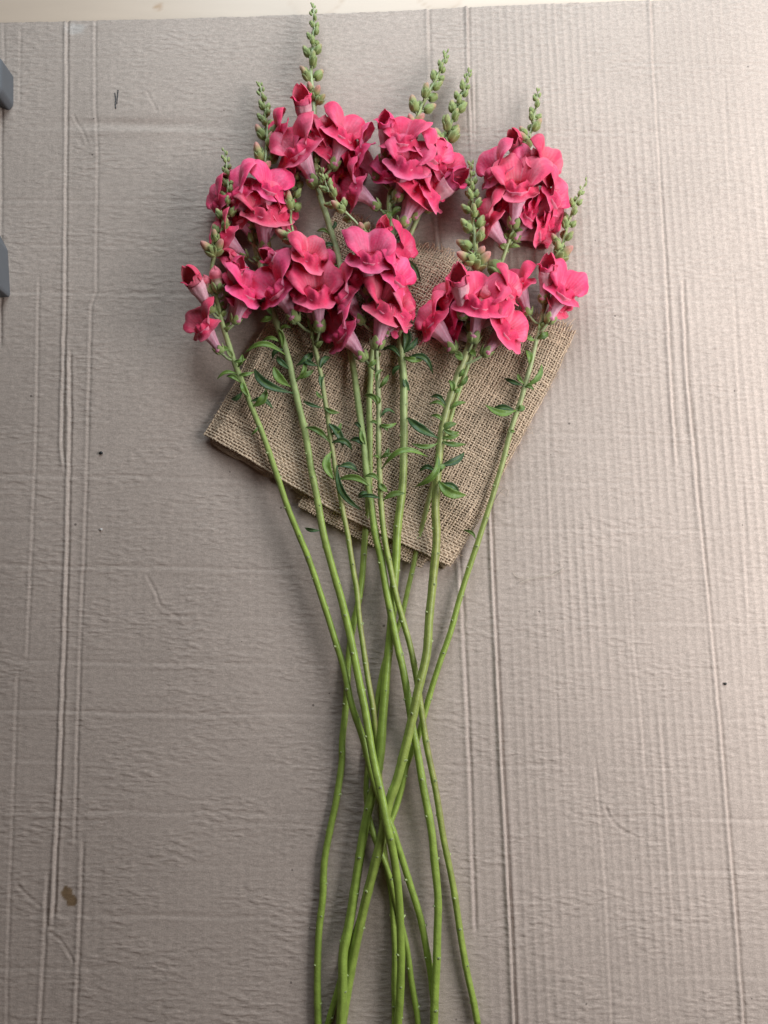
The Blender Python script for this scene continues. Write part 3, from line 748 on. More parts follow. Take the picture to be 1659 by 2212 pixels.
GREEN_LOW = np.array([.275, .370, .066]); GREEN_TOP = np.array([.36, .42, .20]); BROWN = np.array([.30, .215, .105])
ZPX = {}
class Stem:
    def __init__(self, key, label, pts, zk, rad, brown, seed):
        self.r = random.Random(seed); r = self.r; self.key = key
        ys = [p[1] for p in pts]
        zf = lambda y: np.interp(y, [k for k, _ in zk], [z * mm for _, z in zk])
        self.zf = zf
        self.px = np.array(pts, float)
        dense = catmull([(p[0], p[1], 0) for p in pts], 14)[:, :2]
        zz = zf(dense[:, 1]); ker = np.ones(15) / 15; zz = np.convolve(np.pad(zz, 7, mode='edge'), ker, 'valid')
        self.py = dense[:, 1]; self.path = np.array([UP(a, b, z) for (a, b), z in zip(dense, zz)])
        # small kinks at the nodes
        sl = np.concatenate([[0], np.cumsum(np.linalg.norm(np.diff(self.path, axis=0), axis=1))]); self.sl = sl
        base = self.path[-1]
        self.root = empty('snapdragon_stem', (base[0], base[1], 0)); self.L0 = np.array(self.root.location)
        tag(self.root, label, 'flower stem', 'snapdragon stems laid out on the cardboard')
        n = int(sl[-1] / .003); s = np.linspace(0, sl[-1], n)
        P = np.stack([np.interp(s, sl, self.path[:, i]) for i in range(3)], -1)
        jx = np.stack([vnoise(s * 38, s * 0, seed * 3.1), vnoise(s * 38, s * 0, seed * 5.3), 0 * s], -1) * .0007 * sstep(.10, .2, s)[:, None]
        P = P + jx
        self.S, self.P = s, P
        py = np.interp(s, sl, self.py); self.PY = py
        yh = pts[0][1]; self.ytip = yh
        fr = np.interp(py, [yh, yh + 60, yh + 200, yh + 420, 1500, 2300], [.22, .42, .62, .88, 1.0, 1.06])
        R = rad * .95 * mm * fr
        self.nodes = []
        sN = .16 + r.uniform(0, .03)
        while sN < sl[-1] - .01:
            self.nodes.append(sN); sN += r.uniform(.016, .027) * (1.0 if sN < .36 else 1.35)
        for sn in self.nodes: R = R * (1 + .075 * np.exp(-((s - sn) / .0022) ** 2))
        R = R * (1 + .03 * vnoise(s * 60, s * 0, seed))
        self.R = R
        b1 = r.uniform(0, 6.28)
        def colfn(Pp, th, nn):
            ss = np.concatenate([[0], s, [sl[-1]]]); pyy = np.concatenate([[py[0]], py, [py[-1]]])
            k = sstep(1250, 720, pyy)[:, None] * .9 + .25 * vnoise(ss * 12, ss * 0, seed)[:, None] * sstep(1300, 900, pyy)[:, None]
            k = np.clip(k, 0, 1)[..., None]
            c = GREEN_LOW * (1 - k) + GREEN_TOP * k + 0 * Pp
            bs = brown * (.45 + .55 * np.cos(th[None] - b1)) * np.clip(.75 + .6 * vnoise(ss * 9, ss * 0, seed + 3), .1, 1.2)[:, None] * sstep(2300, 1500, pyy)[:, None] + .34 * (sstep(1500, 1050, pyy) * np.clip(.5 + .9 * vnoise(ss * 16, ss * 0, seed + 5), 0, 1))[:, None] * (.5 + .5 * np.cos(th[None] - b1 + 1))
            bs = np.clip(bs, 0, .85)[..., None]
            c = c * (1 - bs) + BROWN * bs
            str_ = 1 + .10 * np.cos(th * 5 + 1)[None, :, None]
            fine = 1 + .08 * vnoise(ss * 300, ss * 0, seed + 9)[:, None, None]
            return c * str_ * fine
        v, q, c = tube(P - self.L0, R, 12, colfn)
        ax_ = np.concatenate([P[:1], P, P[-1:]])[:, None] - self.L0; v = v.reshape(len(P) + 2, 12, 3); v = ax_ + (v - ax_) * (1 + .07 * np.cos(np.linspace(0, 2 * math.pi, 12, endpoint=False) * 4 + b1))[None, :, None]
        obj('stem', mesh('stem', v, q, M_STEM, c), self.root)
        self.rad = rad

    def at(self, y):
        return np.array([np.interp(y, self.PY, self.P[:, i]) for i in range(3)])
    def dir_tip(self, y):
        d = self.at(y - 12) - self.at(y + 12); return d / (np.linalg.norm(d) + 1e-9)
    def r_at(self, y): return float(np.interp(y, self.PY, self.R))

    def place(self, name, me, base, axis, up, scale, parent=None):
        a = np.asarray(axis) / np.linalg.norm(axis); u = up - a * (up @ a); u /= np.linalg.norm(u) + 1e-9
        xx = np.cross(u, a)
        M = Matrix(((xx[0], u[0], a[0], 0), (xx[1], u[1], a[1], 0), (xx[2], u[2], a[2], 0), (0, 0, 0, 1)))
        o = bpy.data.objects.new(name, me); link(o, self.root)
        b = np.asarray(base) - self.L0
        sc = scale if hasattr(scale, '__len__') else (scale,) * 3
        o.matrix_local = Matrix.Translation(Vector(b)) @ M @ Matrix.Diagonal((sc[0], sc[1], sc[2], 1))
        return o

    def flower(self, bpx, mpx, kind='open', scale=1.0, lift=None, roll=None, zoff=3.0, down=False, emax=18):
        r = self.r
        tp = self.dir_tip(bpx[1]); dv = UP(*mpx) - UP(*bpx); dv /= np.linalg.norm(dv) + 1e-9
        sdev = abs(tp[0] * dv[1] - tp[1] * dv[0])
        zb = max(float(self.zf(bpx[1])) + (zoff + 3.5 - 13 * sdev) * mm, .006)
        scale *= .97 - .06 * sdev
        L_ = 25 * mm * scale
        B = UP(bpx[0], bpx[1], zb); M0 = UP(mpx[0], mpx[1], zb)
        pl = np.linalg.norm(M0 - B)
        if pl > L_:
            scale *= min(1.07, pl / L_); L_ = 25 * mm * scale
            f_ = .6 * max(0, pl - L_) / pl; mpx = (mpx[0] + (bpx[0] - mpx[0]) * f_, mpx[1] + (bpx[1] - mpx[1]) * f_); M0 = UP(mpx[0], mpx[1], zb)
        el = min(math.acos(min(1, pl / L_)), math.radians(emax))
        if kind == 'bud': el *= .6
        if down: el = -el
        M_ = UP(mpx[0], mpx[1], max(zb + L_ * math.sin(el), .008))
        dh = M0 - B; dh /= np.linalg.norm(dh) + 1e-9
        B = M_ - (dh * math.cos(el) + np.array([0, 0, 1.0]) * math.sin(el)) * L_
        ax = M_ - B
        up = self.dir_tip(bpx[1])
        a = ax / np.linalg.norm(ax)
        Th = np.array([up[0], up[1], 0]); Th /= np.linalg.norm(Th); ah = np.array([a[0], a[1], 0]); ah /= np.linalg.norm(ah) + 1e-9
        lat = ah - Th * (ah @ Th); outw = lat * 1.0 + np.array([0, 0, .58 - .2 * sdev]) - Th * .32
        u = -outw; u -= a * (u @ a)
        BETA[0] = math.radians((r.uniform(56, 68) if kind == 'open' else r.uniform(40, 54)) - math.degrees(el)) * (1 - .62 * sdev)
        if roll:
            u = np.array(Matrix.Rotation(math.radians(roll), 3, Vector(a)) @ Vector(u))
        if kind in ('open', 'young'):
            sub = r; k_ = r.uniform(.82, 1.08); TINT[:] = [min(1.08, k_ * 1.03), k_ * r.uniform(.9, 1.35), k_ * r.uniform(.95, 1.2)]
            tb = make_tube_mesh(sub, 'flower', young=(kind == 'young'), rim=8. if kind == 'open' else 7.0)
            o = self.place('flower', tb, B, ax, u, scale)
            rim = 8. if kind == 'open' else 7.0
            obj('upper_petal', make_upper(sub, 'upper_petal', kind, rim=rim - .15), o)
            obj('lower_petal', make_lower(sub, 'lower_petal', kind), o)
            obj('calyx', r.choice(CALYX), o)
        else:
            o = self.place('flower_bud', r.choice(PBUDS), B, ax, u, scale * 1.05)
            c = obj('calyx', r.choice(CALYX), o); c.scale = (.85, .85, .9)
        # stalk to the stem
        yy = bpx[1] + 22
        E_ = self.at(yy); p = np.array([E_, E_ * .45 + B * .55 - a * .002, B + a * .0005])
        v, q, c = tube(catmull(p, 5) - self.L0, .0011, 7, lambda Pp, th, n: np.broadcast_to(GREEN_TOP * .85, Pp.shape))
        obj('flower_stalk', mesh('flower_stalk', v, q, M_GREEN, c), self.root)
        # bract below the stalk
        if r.random() < .8:
            d = ax / np.linalg.norm(ax); tipb = E_ + d * .010 * r.uniform(.7, 1.2) + np.array([0, 0, .001]) + (E_ - self.at(yy - 5)) * r.uniform(0, 1.4)
            obj('leaf', leaf_mesh(E_ + d * .0015, tipb, .0042, self.L0, r, GRN * r.uniform(.8, 1.1), r.uniform(-.1, .1), .2), self.root)
        return o

    def spike(self, yend, step=9.0, smax=1.0, pink_end=.75, count=None):
        """green buds spiralling up to the tip"""
        r = self.r
        y = self.ytip + 2; k = r.randint(0, 5); total = yend - self.ytip
        while y < yend:
            t = (y - self.ytip) / total
            c = self.at(y); T = self.dir_tip(y)
            n1 = np.cross(T, [0, 0, 1.0]); n1 /= np.linalg.norm(n1); n2 = np.cross(n1, T)
            az = k * 2.39996 + r.uniform(-.25, .25); rd = n1 * math.cos(az) + n2 * math.sin(az)
            size = 1.16 * smax * (.27 + .73 * t ** .85) * r.uniform(.82, 1.16)
            tilt = math.radians(14 + 28 * t) * r.uniform(.75, 1.2)
            ax = T * math.cos(tilt) + rd * math.sin(tilt)
            base = c + rd * (self.r_at(y) + (.0008 + .0022 * t) * smax)
            base[2] = max(base[2], .0035)
            if base[2] + ax[2] * .009 * size < .003: ax[2] = (.003 - base[2]) / (.009 * size)
            pinkness = sstep(pink_end - .22, 1.0, np.array(t))
            me = BUDS[4] if r.random() < pinkness * .6 else BUDS[3] if r.random() < pinkness else r.choice(BUDS[:3])
            o = self.place('bud', me, base, ax, T * .2 + n2, size * .98)
            if t > .18: 
                cc = obj('calyx', r.choice(BUDCAL), o)
            # tiny stalk
            if t > .35:
                p = np.array([c - T * .003 * t, base - ax * .0006])
                v, q, c_ = tube(np.array([p[0], p.mean(0) + rd * .0004, p[1]]) - self.L0, .0008, 5, lambda Pp, th, n: np.broadcast_to(GREEN_TOP, Pp.shape))
                obj('bud_stalk', mesh('bud_stalk', v, q, M_GREEN, c_), self.root)
            y += step * (.50 + .80 * t) * r.uniform(.85, 1.15); k += 1

    def bud(self, px, kind='pink', scale=1.0, zoff=4):
        """one bud at a picked spot, pointing away from the stem"""
        r = self.r
        yb = px[1] + 26
        c = self.at(yb); Z = float(self.zf(px[1])) + zoff * mm
        tip = UP(px[0], px[1], Z + .003); d = tip - c; ln = np.linalg.norm(d)
        ax = d / ln; base = tip - ax * .0115 * scale * (1.2 if kind == 'fat' else 1)
        T = self.dir_tip(yb)
        if kind == 'fat': o = self.place('flower_bud', r.choice(PBUDS), base - ax * .003, ax, T * .5 + np.array([0, 0, -.5]), scale * .85)
        else: o = self.place('bud', BUDS[4] if kind == 'pink' else r.choice(BUDS[1:3]), base, ax, np.array([0, 0, 1.0]), scale * 1.1)
        obj('calyx', r.choice(BUDCAL), o).scale = (1.12, 1.12, 1.05) if kind != 'fat' else (1.3, 1.3, 1.3)
        p = np.array([c, c * .5 + base * .5 + T * -.001, base + ax * .0005])
        v, q, c_ = tube(catmull(p, 4) - self.L0, .0009, 6, lambda Pp, th, n: np.broadcast_to(GREEN_TOP * .9, Pp.shape))
        obj('bud_stalk', mesh('bud_stalk', v, q, M_GREEN, c_), self.root)

    def leaf(self, bpx, tpx, wid=4., dark=False, bow=None, arch=None, dz=0., lz=4.):
        r = self.r
        zb = float(self.zf(bpx[1])) + 2.0 * mm
        b = UP(bpx[0], bpx[1], zb)
        c = self.at(bpx[1]); b = b * .55 + c * .45
        t = UP(tpx[0], tpx[1], max(zb + dz * mm if not dark else zb - 4 * mm, .004))
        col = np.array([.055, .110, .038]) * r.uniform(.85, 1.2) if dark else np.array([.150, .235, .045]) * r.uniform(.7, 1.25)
        obj('leaf', leaf_mesh(b, b + (t - b) * 1.08, wid * .76 * mm, self.L0, r, col, r.choice((-1, 1)) * r.uniform(.08, .26) if bow is None else bow, r.uniform(.1, .3) if arch is None else arch), self.root)

    def scars(self, yfrom):
        r = self.r; k = r.randint(0, 9)
        for sn in self.nodes:
            y = float(np.interp(sn, self.S, self.PY))
            if y < yfrom or y > 2290: continue
            c = np.array([np.interp(sn, self.S, self.P[:, i]) for i in range(3)]); T = self.dir_tip(y)
            n1 = np.cross(T, [0, 0, 1.0]); n1 /= np.linalg.norm(n1); n2 = np.cross(n1, T)
            az = k * 2.4 + r.uniform(-.3, .3); k += 1
            if math.sin(az) < -.35: az = -az
            rd = n1 * math.cos(az) + n2 * math.sin(az)
            self.place('leaf_scar', r.choice(SCARS), c + rd * (self.r_at(y) - .0002), rd + T * .5, T, r.uniform(.6, .95))

def cut_end(st):
    st.root['cut'] = 1

# ---- the ten stems: path from tip to foot on the picture grid, heights in mm
A = Stem('A', 'leftmost snapdragon stem, green-tipped spike overlapping pink flowers behind, reaching furthest left',
    [(486, 325), (491, 380), (492, 440), (480, 500), (462, 555), (458, 590), (464, 630), (478, 690), (497, 755), (513, 805), (540, 870), (570, 945), (600, 1030), (643, 1152), (664, 1203), (696, 1295), (720, 1366), (741, 1438), (759, 1515), (780, 1584), (798, 1652), (817, 1715), (845, 1785), (863, 1839), (887, 1914), (908, 1988), (923, 2063), (933, 2122), (938, 2200), (940, 2330)],
    [(325, 22), (450, 31), (600, 27), (800, 17), (1100, 14), (1450, 14), (1650, 14), (1770, 13), (1900, 8), (2100, 4), (2330, 4)], 2.55, .25, 1)
B = Stem('B', 'snapdragon stem with short upright bud spike, its thick green stalk crossing uppermost of the bundle',
    [(560, 178), (570, 225), (577, 290), (573, 345), (560, 385), (550, 430), (546, 500), (556, 553), (575, 614), (593, 680), (615, 745), (634, 830), (655, 920), (672, 1010), (699, 1152), (720, 1229), (744, 1325), (762, 1405), (780, 1494), (795, 1575), (810, 1658), (824, 1720), (836, 1780), (851, 1854), (860, 1929), (866, 2003), (866, 2077), (863, 2152), (859, 2211), (853, 2330)],
    [(178, 8), (400, 18), (600, 16), (900, 14), (1300, 17), (1550, 21), (1780, 27), (1950, 17), (2212, 9), (2330, 7)], 3.0, .05, 2)
C = Stem('C', 'brownish snapdragon stem whose drooping bud tip hides below the tallest head, third from the left',
    [(655, 352), (640, 385), (632, 430), (628, 475), (638, 520), (650, 580), (664, 660), (677, 735), (690, 800), (703, 880), (715, 960), (735, 1070), (750, 1152), (762, 1235), (774, 1301), (783, 1390), (795, 1464), (805, 1524), (813, 1600), (820, 1700), (830, 1839), (842, 1914), (848, 1973), (854, 2063), (851, 2196), (848, 2330)],
    [(352, 12), (450, 20), (600, 27), (800, 18), (1100, 13), (1300, 11), (1530, 11), (1660, 3.5), (2330, 3.5)], 2.2, .85, 3)
D = Stem('D', 'tallest snapdragon stem, its bud spike reaching past the cardboard edge at the top',
    [(677, 8), (678, 60), (675, 110), (672, 165), (678, 215), (680, 270), (680, 330), (686, 400), (705, 470), (728, 540), (738, 610), (748, 690), (758, 765), (772, 860), (786, 960), (798, 1060), (810, 1152), (821, 1200), (833, 1271), (845, 1331), (860, 1396), (872, 1450), (884, 1524), (893, 1584), (905, 1652), (920, 1735), (935, 1825), (943, 1899), (946, 1988), (945, 2063), (940, 2137), (937, 2211), (934, 2330)],
    [(8, 9), (170, 14), (330, 18), (600, 15), (800, 14), (1040, 16), (1300, 15), (1600, 13), (1900, 11), (2120, 11), (2330, 9)], 2.95, .12, 4)
E_ = Stem('E', 'snapdragon stem with slanting bud spike and large open flowers at the centre of the bouquet',
    [(694, 362), (705, 400), (722, 430), (748, 460), (772, 485), (795, 520), (806, 580), (810, 660), (813, 740), (816, 830), (818, 920), (819, 1000), (824, 1100), (830, 1152), (839, 1206), (851, 1271), (869, 1337), (887, 1405), (899, 1464), (911, 1539), (920, 1598), (932, 1658), (949, 1750), (961, 1825), (979, 1914), (991, 1988), (1006, 2077), (1021, 2152), (1031, 2210)],
    [(362, 27), (500, 31), (650, 30), (800, 23), (1000, 19), (1200, 18), (1450, 14), (1700, 9), (1900, 6), (2330, 4)], 2.4, .8, 5)
G = Stem('G', 'snapdragon stem with two-sided pink cluster right of the tallest head, pale green pointed spike',
    [(965, 113), (952, 150), (935, 185), (918, 215), (905, 245), (888, 290), (868, 340), (850, 395), (842, 435), (848, 500), (856, 590), (863, 690), (868, 780), (873, 880), (873, 970), (866, 1070), (857, 1152), (854, 1226), (848, 1300), (839, 1405), (833, 1464), (827, 1554), (821, 1628), (810, 1691), (798, 1735), (783, 1813), (768, 1914), (753, 2003), (742, 2063), (738, 2152), (735, 2211), (730, 2330)],
    [(113, 10), (350, 20), (700, 15), (1000, 13), (1300, 9), (1700, 9), (1950, 10), (2100, 12), (2330, 10)], 3.2, .04, 6)
H_ = Stem('H', 'snapdragon stem with dense dark green bud spike leaning right, mostly hidden behind its neighbour',
    [(1014, 152), (1003, 190), (988, 230), (972, 275), (960, 320), (945, 370), (920, 430), (885, 510), (850, 600), (822, 690), (803, 770), (799, 850), (799, 950), (795, 1070), (789, 1152), (783, 1226), (774, 1301), (762, 1360), (753, 1435), (747, 1509), (738, 1598), (737, 1646), (726, 1726), (711, 1795), (701, 1869), (698, 1938), (689, 2018), (687, 2122), (689, 2211), (690, 2330)],
    [(152, 10), (430, 11), (800, 9), (1040, 9), (1300, 3.6), (2330, 3.6)], 2.65, .1, 7)
I = Stem('I', 'thick snapdragon stem with tall beaded bud spike and four spread flowers right of centre',
    [(1017, 352), (1018, 400), (1021, 450), (1024, 500), (1030, 560), (1033, 620), (1028, 690), (1012, 750), (990, 810), (970, 870), (955, 930), (946, 1010), (941, 1090), (942, 1152), (939, 1210), (929, 1330), (920, 1420), (905, 1490), (887, 1570), (870, 1640), (857, 1690), (839, 1740), (820, 1830), (798, 1915), (774, 2018), (759, 2092), (749, 2152), (740, 2211), (728, 2330)],
    [(352, 22), (560, 30), (700, 27), (900, 18), (1100, 17), (1300, 18), (1480, 22), (1760, 20), (1900, 15), (2080, 6), (2330, 4)], 3.2, .35, 8)
J = Stem('J', 'snapdragon stem with the broad ruffled bright pink head at upper right, on bare cardboard',
    [(1162, 193), (1158, 230), (1150, 270), (1140, 310), (1135, 350), (1125, 420), (1108, 490), (1080, 580), (1045, 690), (1005, 810), (970, 910), (942, 1020), (922, 1095), (908, 1152), (893, 1226), (878, 1292), (862, 1345), (833, 1420), (821, 1480), (810, 1554), (797, 1640), (790, 1706), (795, 1755), (810, 1813), (827, 1854), (845, 1908), (857, 1958), (878, 2039), (890, 2122), (902, 2211), (915, 2330)],
    [(193, 10), (400, 17), (700, 13), (1030, 10), (1300, 4), (1740, 4), (1850, 9), (1960, 5), (2330, 3.5)], 2.1, .6, 9)
K = Stem('K', 'thin rightmost snapdragon stem with slender tip leaning right and few flowers, over the burlap corner',
    [(1268, 390), (1250, 425), (1237, 455), (1224, 495), (1213, 535), (1203, 570), (1190, 620), (1172, 680), (1158, 740), (1140, 810), (1122, 870), (1105, 925), (1085, 1000), (1065, 1065), (1045, 1130), (1026, 1190), (1005, 1255), (985, 1320), (960, 1400), (940, 1465), (922, 1530), (900, 1600), (881, 1650), (868, 1700), (848, 1762), (824, 1820), (804, 1869), (780, 1973), (759, 2048), (732, 2137), (712, 2205), (680, 2330)],
    [(390, 10), (620, 17), (1000, 12), (1300, 6), (1600, 4), (1740, 6), (1835, 14), (1950, 8), (2060, 4), (2330, 3.5)], 2.25, .08, 10)

# ---- bud spikes
A.spike(548, 9.5, .95, .8); B.spike(362, 9.5, 1.0, .75); C.spike(470, 8.5, .95, .8); D.spike(196, 9.0, .92, .75)
E_.spike(478, 9.5, .9, .85); G.spike(252, 8.5, .95, .75); H_.spike(318, 8.0, 1.0, .8); I.spike(545, 9.0, 1.0, .82)
J.spike(300, 10.0, .85, .7); K.spike(552, 11.0, .85, .85)

# ---- flowers: foot of the tube, mouth (picture grid), kind, scale
for b, m, *k in [((451, 665), (427, 611), 'young', 1.0), ((474, 757), (446, 708), 'open', .9), ((503, 690), (526, 634), 'open', 1.0),
                 ((489, 622), (507, 583), 'young', .85), ((448, 612), (437, 580), 'bud', .8), ((466, 596), (462, 556), 'bud', 1.05)]:
    A.flower(b, m, *k)
A.flower((486, 700), (512, 655), 'open', .9, zoff=-6)
for b, m, *k in [((535, 462), (521, 424), 'open', 1.05), ((566, 452), (580, 412), 'open', .95), ((571, 546), (566, 474), 'open', 1.1),
                 ((508, 470), (480, 440), 'open', .85), ((529, 551), (492, 512), 'open', .9), ((541, 590), (508, 560), 'young', .85),
                 ((552, 400), (549, 372), 'bud', .9)]:
    B.flower(b, m, *k)
B.flower((575, 500), (604, 462), 'open', .95, zoff=-2)
B.bud((537, 343), 'pink', 1.15); B.bud((583, 352), 'pink', 1.2)
for b, m, *k in [((654, 606), (663, 562), 'open', .95), ((641, 697), (608, 626), 'open', 1.05), ((691, 721), (682, 634), 'open', 1.05),
                 ((622, 565), (608, 520), 'bud', 1.1), ((628, 600), (594, 556), 'young', .8), ((655, 525), (650, 490), 'bud', .9)]:
    C.flower(b, m, *k)
C.flower((680, 660), (714, 600), 'open', .85, zoff=-6)
C.flower((683, 735), (712, 705), 'open', .8, zoff=-12)
C.bud((598, 497), 'pink', 1.2)
for b, m, *k in [((661, 278), (657, 228), 'young', 1.0), ((682, 403), (654, 333), 'open', 1.12), ((717, 366), (734, 300), 'open', 1.0),
                 ((652, 336), (614, 294), 'open', .92), ((696, 283), (704, 232), 'bud', 1.0)]:
    D.flower(b, m, *k)
D.flower((706, 350), (728, 388), 'open', .7, zoff=-8); D.flower((716, 330), (757, 345), 'open', .8, zoff=-6)
D.bud((690, 187), 'pink', 1.0); D.bud((704, 203), 'green', .8)
for b, m, *k in [((796, 614), (798, 562), 'open', 1.02), ((830, 640), (852, 604), 'open', 1.0), ((783, 696), (752, 640), 'open', 1.0),
                 ((813, 753), (826, 674), 'open', 1.12), ((789, 779), (750, 716), 'open', 1.0), ((840, 704), (864, 678), 'open', .9),
                 ((814, 535), (822, 502), 'young', .8)]:
    E_.flower(b, m, *k)
E_.flower((832, 580), (864, 545), 'open', .85, zoff=-4)
E_.flower((785, 530), (779, 508), 'bud', .85)
E_.bud((762, 490), 'pink', 1.1); E_.bud((800, 478), 'green', 1.3); E_.bud((779, 482), 'pink', 1.1)
for b, m, *k in [((831, 326), (838, 281), 'young', .98), ((864, 352), (873, 311), 'open', 1.0), ((862, 408), (877, 361), 'open', 1.05),
                 ((868, 491), (889, 415), 'open', 1.1), ((900, 452), (925, 423), 'open', .9), ((905, 372), (931, 338), 'open', .95),
                 ((821, 390), (786, 333), 'open', .95), ((818, 450), (776, 408), 'open', .95), ((892, 292), (888, 264), 'bud', .95),
                 ((908, 320), (920, 290), 'bud', .95)]:
    G.flower(b, m, *k)
G.bud((886, 248), 'pink', 1.15); G.bud((915, 249), 'pink', 1.15)
for b, m, *k in [((938, 424), (968, 395), 'young', 1.15), ((955, 360), (970, 334), 'bud', .8), ((940, 372), (950, 333), 'young', .75), ((920, 412), (955, 372), 'open', .9)]:
    H_.flower(b, m, *k)
H_.bud((942, 292), 'pink', 1.15)
for b, m, *k in [((1021, 739), (1039, 664), 'open', 1.08), ((982, 759), (943, 697), 'open', 1.05), ((1044, 767), (1084, 714), 'open', .95),
                 ((1003, 672), (996, 615), 'young', 1.05), ((1050, 628), (1060, 596), 'bud', 1.15), ((1061, 668), (1092, 628), 'open', .88),
                 ((1018, 606), (1010, 578), 'bud', .9)]:
    I.flower(b, m, *k)
I.flower((994, 700), (972, 650), 'open', .85, zoff=-8)
I.bud((990, 545), 'pink', 1.2); I.bud((1058, 548), 'pink', 1.3); I.bud((1046, 535), 'pink', 1.1)
for b, m, *k in [((1124, 346), (1117, 318), 'young', .85), ((1100, 415), (1077, 372), 'open', 1.02), ((1143, 404), (1166, 366), 'open', 1.05),
                 ((1113, 476), (1121, 412), 'open', 1.15), ((1150, 462), (1188, 430), 'open', 1.0), ((1093, 520), (1060, 480), 'open', 1.05),
                 ((1106, 514), (1163, 500), 'open', .95)]:
    J.flower(b, m, *k)
J.flower((1140, 480), (1184, 476), 'open', .85, zoff=-4); J.flower((1125, 450), (1152, 452), 'open', .8, zoff=6)
J.flower((1156, 335), (1152, 306), 'bud', .85); J.bud((1124, 286), 'pink', 1.1); J.bud((1055, 560), 'green', 1.5, -8)
for b, m, *k in [((1141, 680), (1127, 622), 'open', .95), ((1183, 700), (1210, 632), 'open', .95), ((1177, 642), (1183, 588), 'young', .95), ((1190, 580), (1183, 552), 'bud', .9)]:
    K.flower(b, m, *k)
K.bud((1236, 535), 'pink', 1.2)

A.bud((437, 522), 'pink', 1.15); A.bud((480, 520), 'pink', 1.1); D.bud((668, 178), 'pink', .9); K.bud((1205, 520), 'green', 1.1)
# ---- flowers tucked in behind the front ones
for st, lst in ((E_, [((800, 648), (777, 600), .9), ((818, 612), (836, 574), .85), ((826, 720), (845, 700), .8)]), (C, [((658, 648), (640, 590), .9), ((672, 690), (668, 655), .7)]),
                (J, [((1118, 440), (1095, 436), .9), ((1132, 402), (1140, 378), .95), ((1118, 500), (1138, 466), .9), ((1105, 500), (1090, 450), .85)]),
                (G, [((880, 425), (905, 386), .95), ((852, 436), (848, 384), .85), ((868, 400), (855, 350), .9)]), (B, [((545, 510), (528, 472), .9), ((552, 470), (548, 432), .9)]),
                (I, [((1026, 705), (1008, 662), .85), ((1036, 700), (1066, 678), .85), ((1018, 730), (985, 712), .8)]), (A, [((476, 668), (497, 618), .85)]),
                (D, [((682, 340), (690, 296), .85), ((690, 385), (706, 335), .9), ((672, 380), (640, 348), .85)]), (K, [((1178, 690), (1200, 660), .75)]), (H_, [((925, 430), (945, 400), .85)])):
    for b, m, k in lst: st.flower(b, m, 'open', k, zoff=-5)

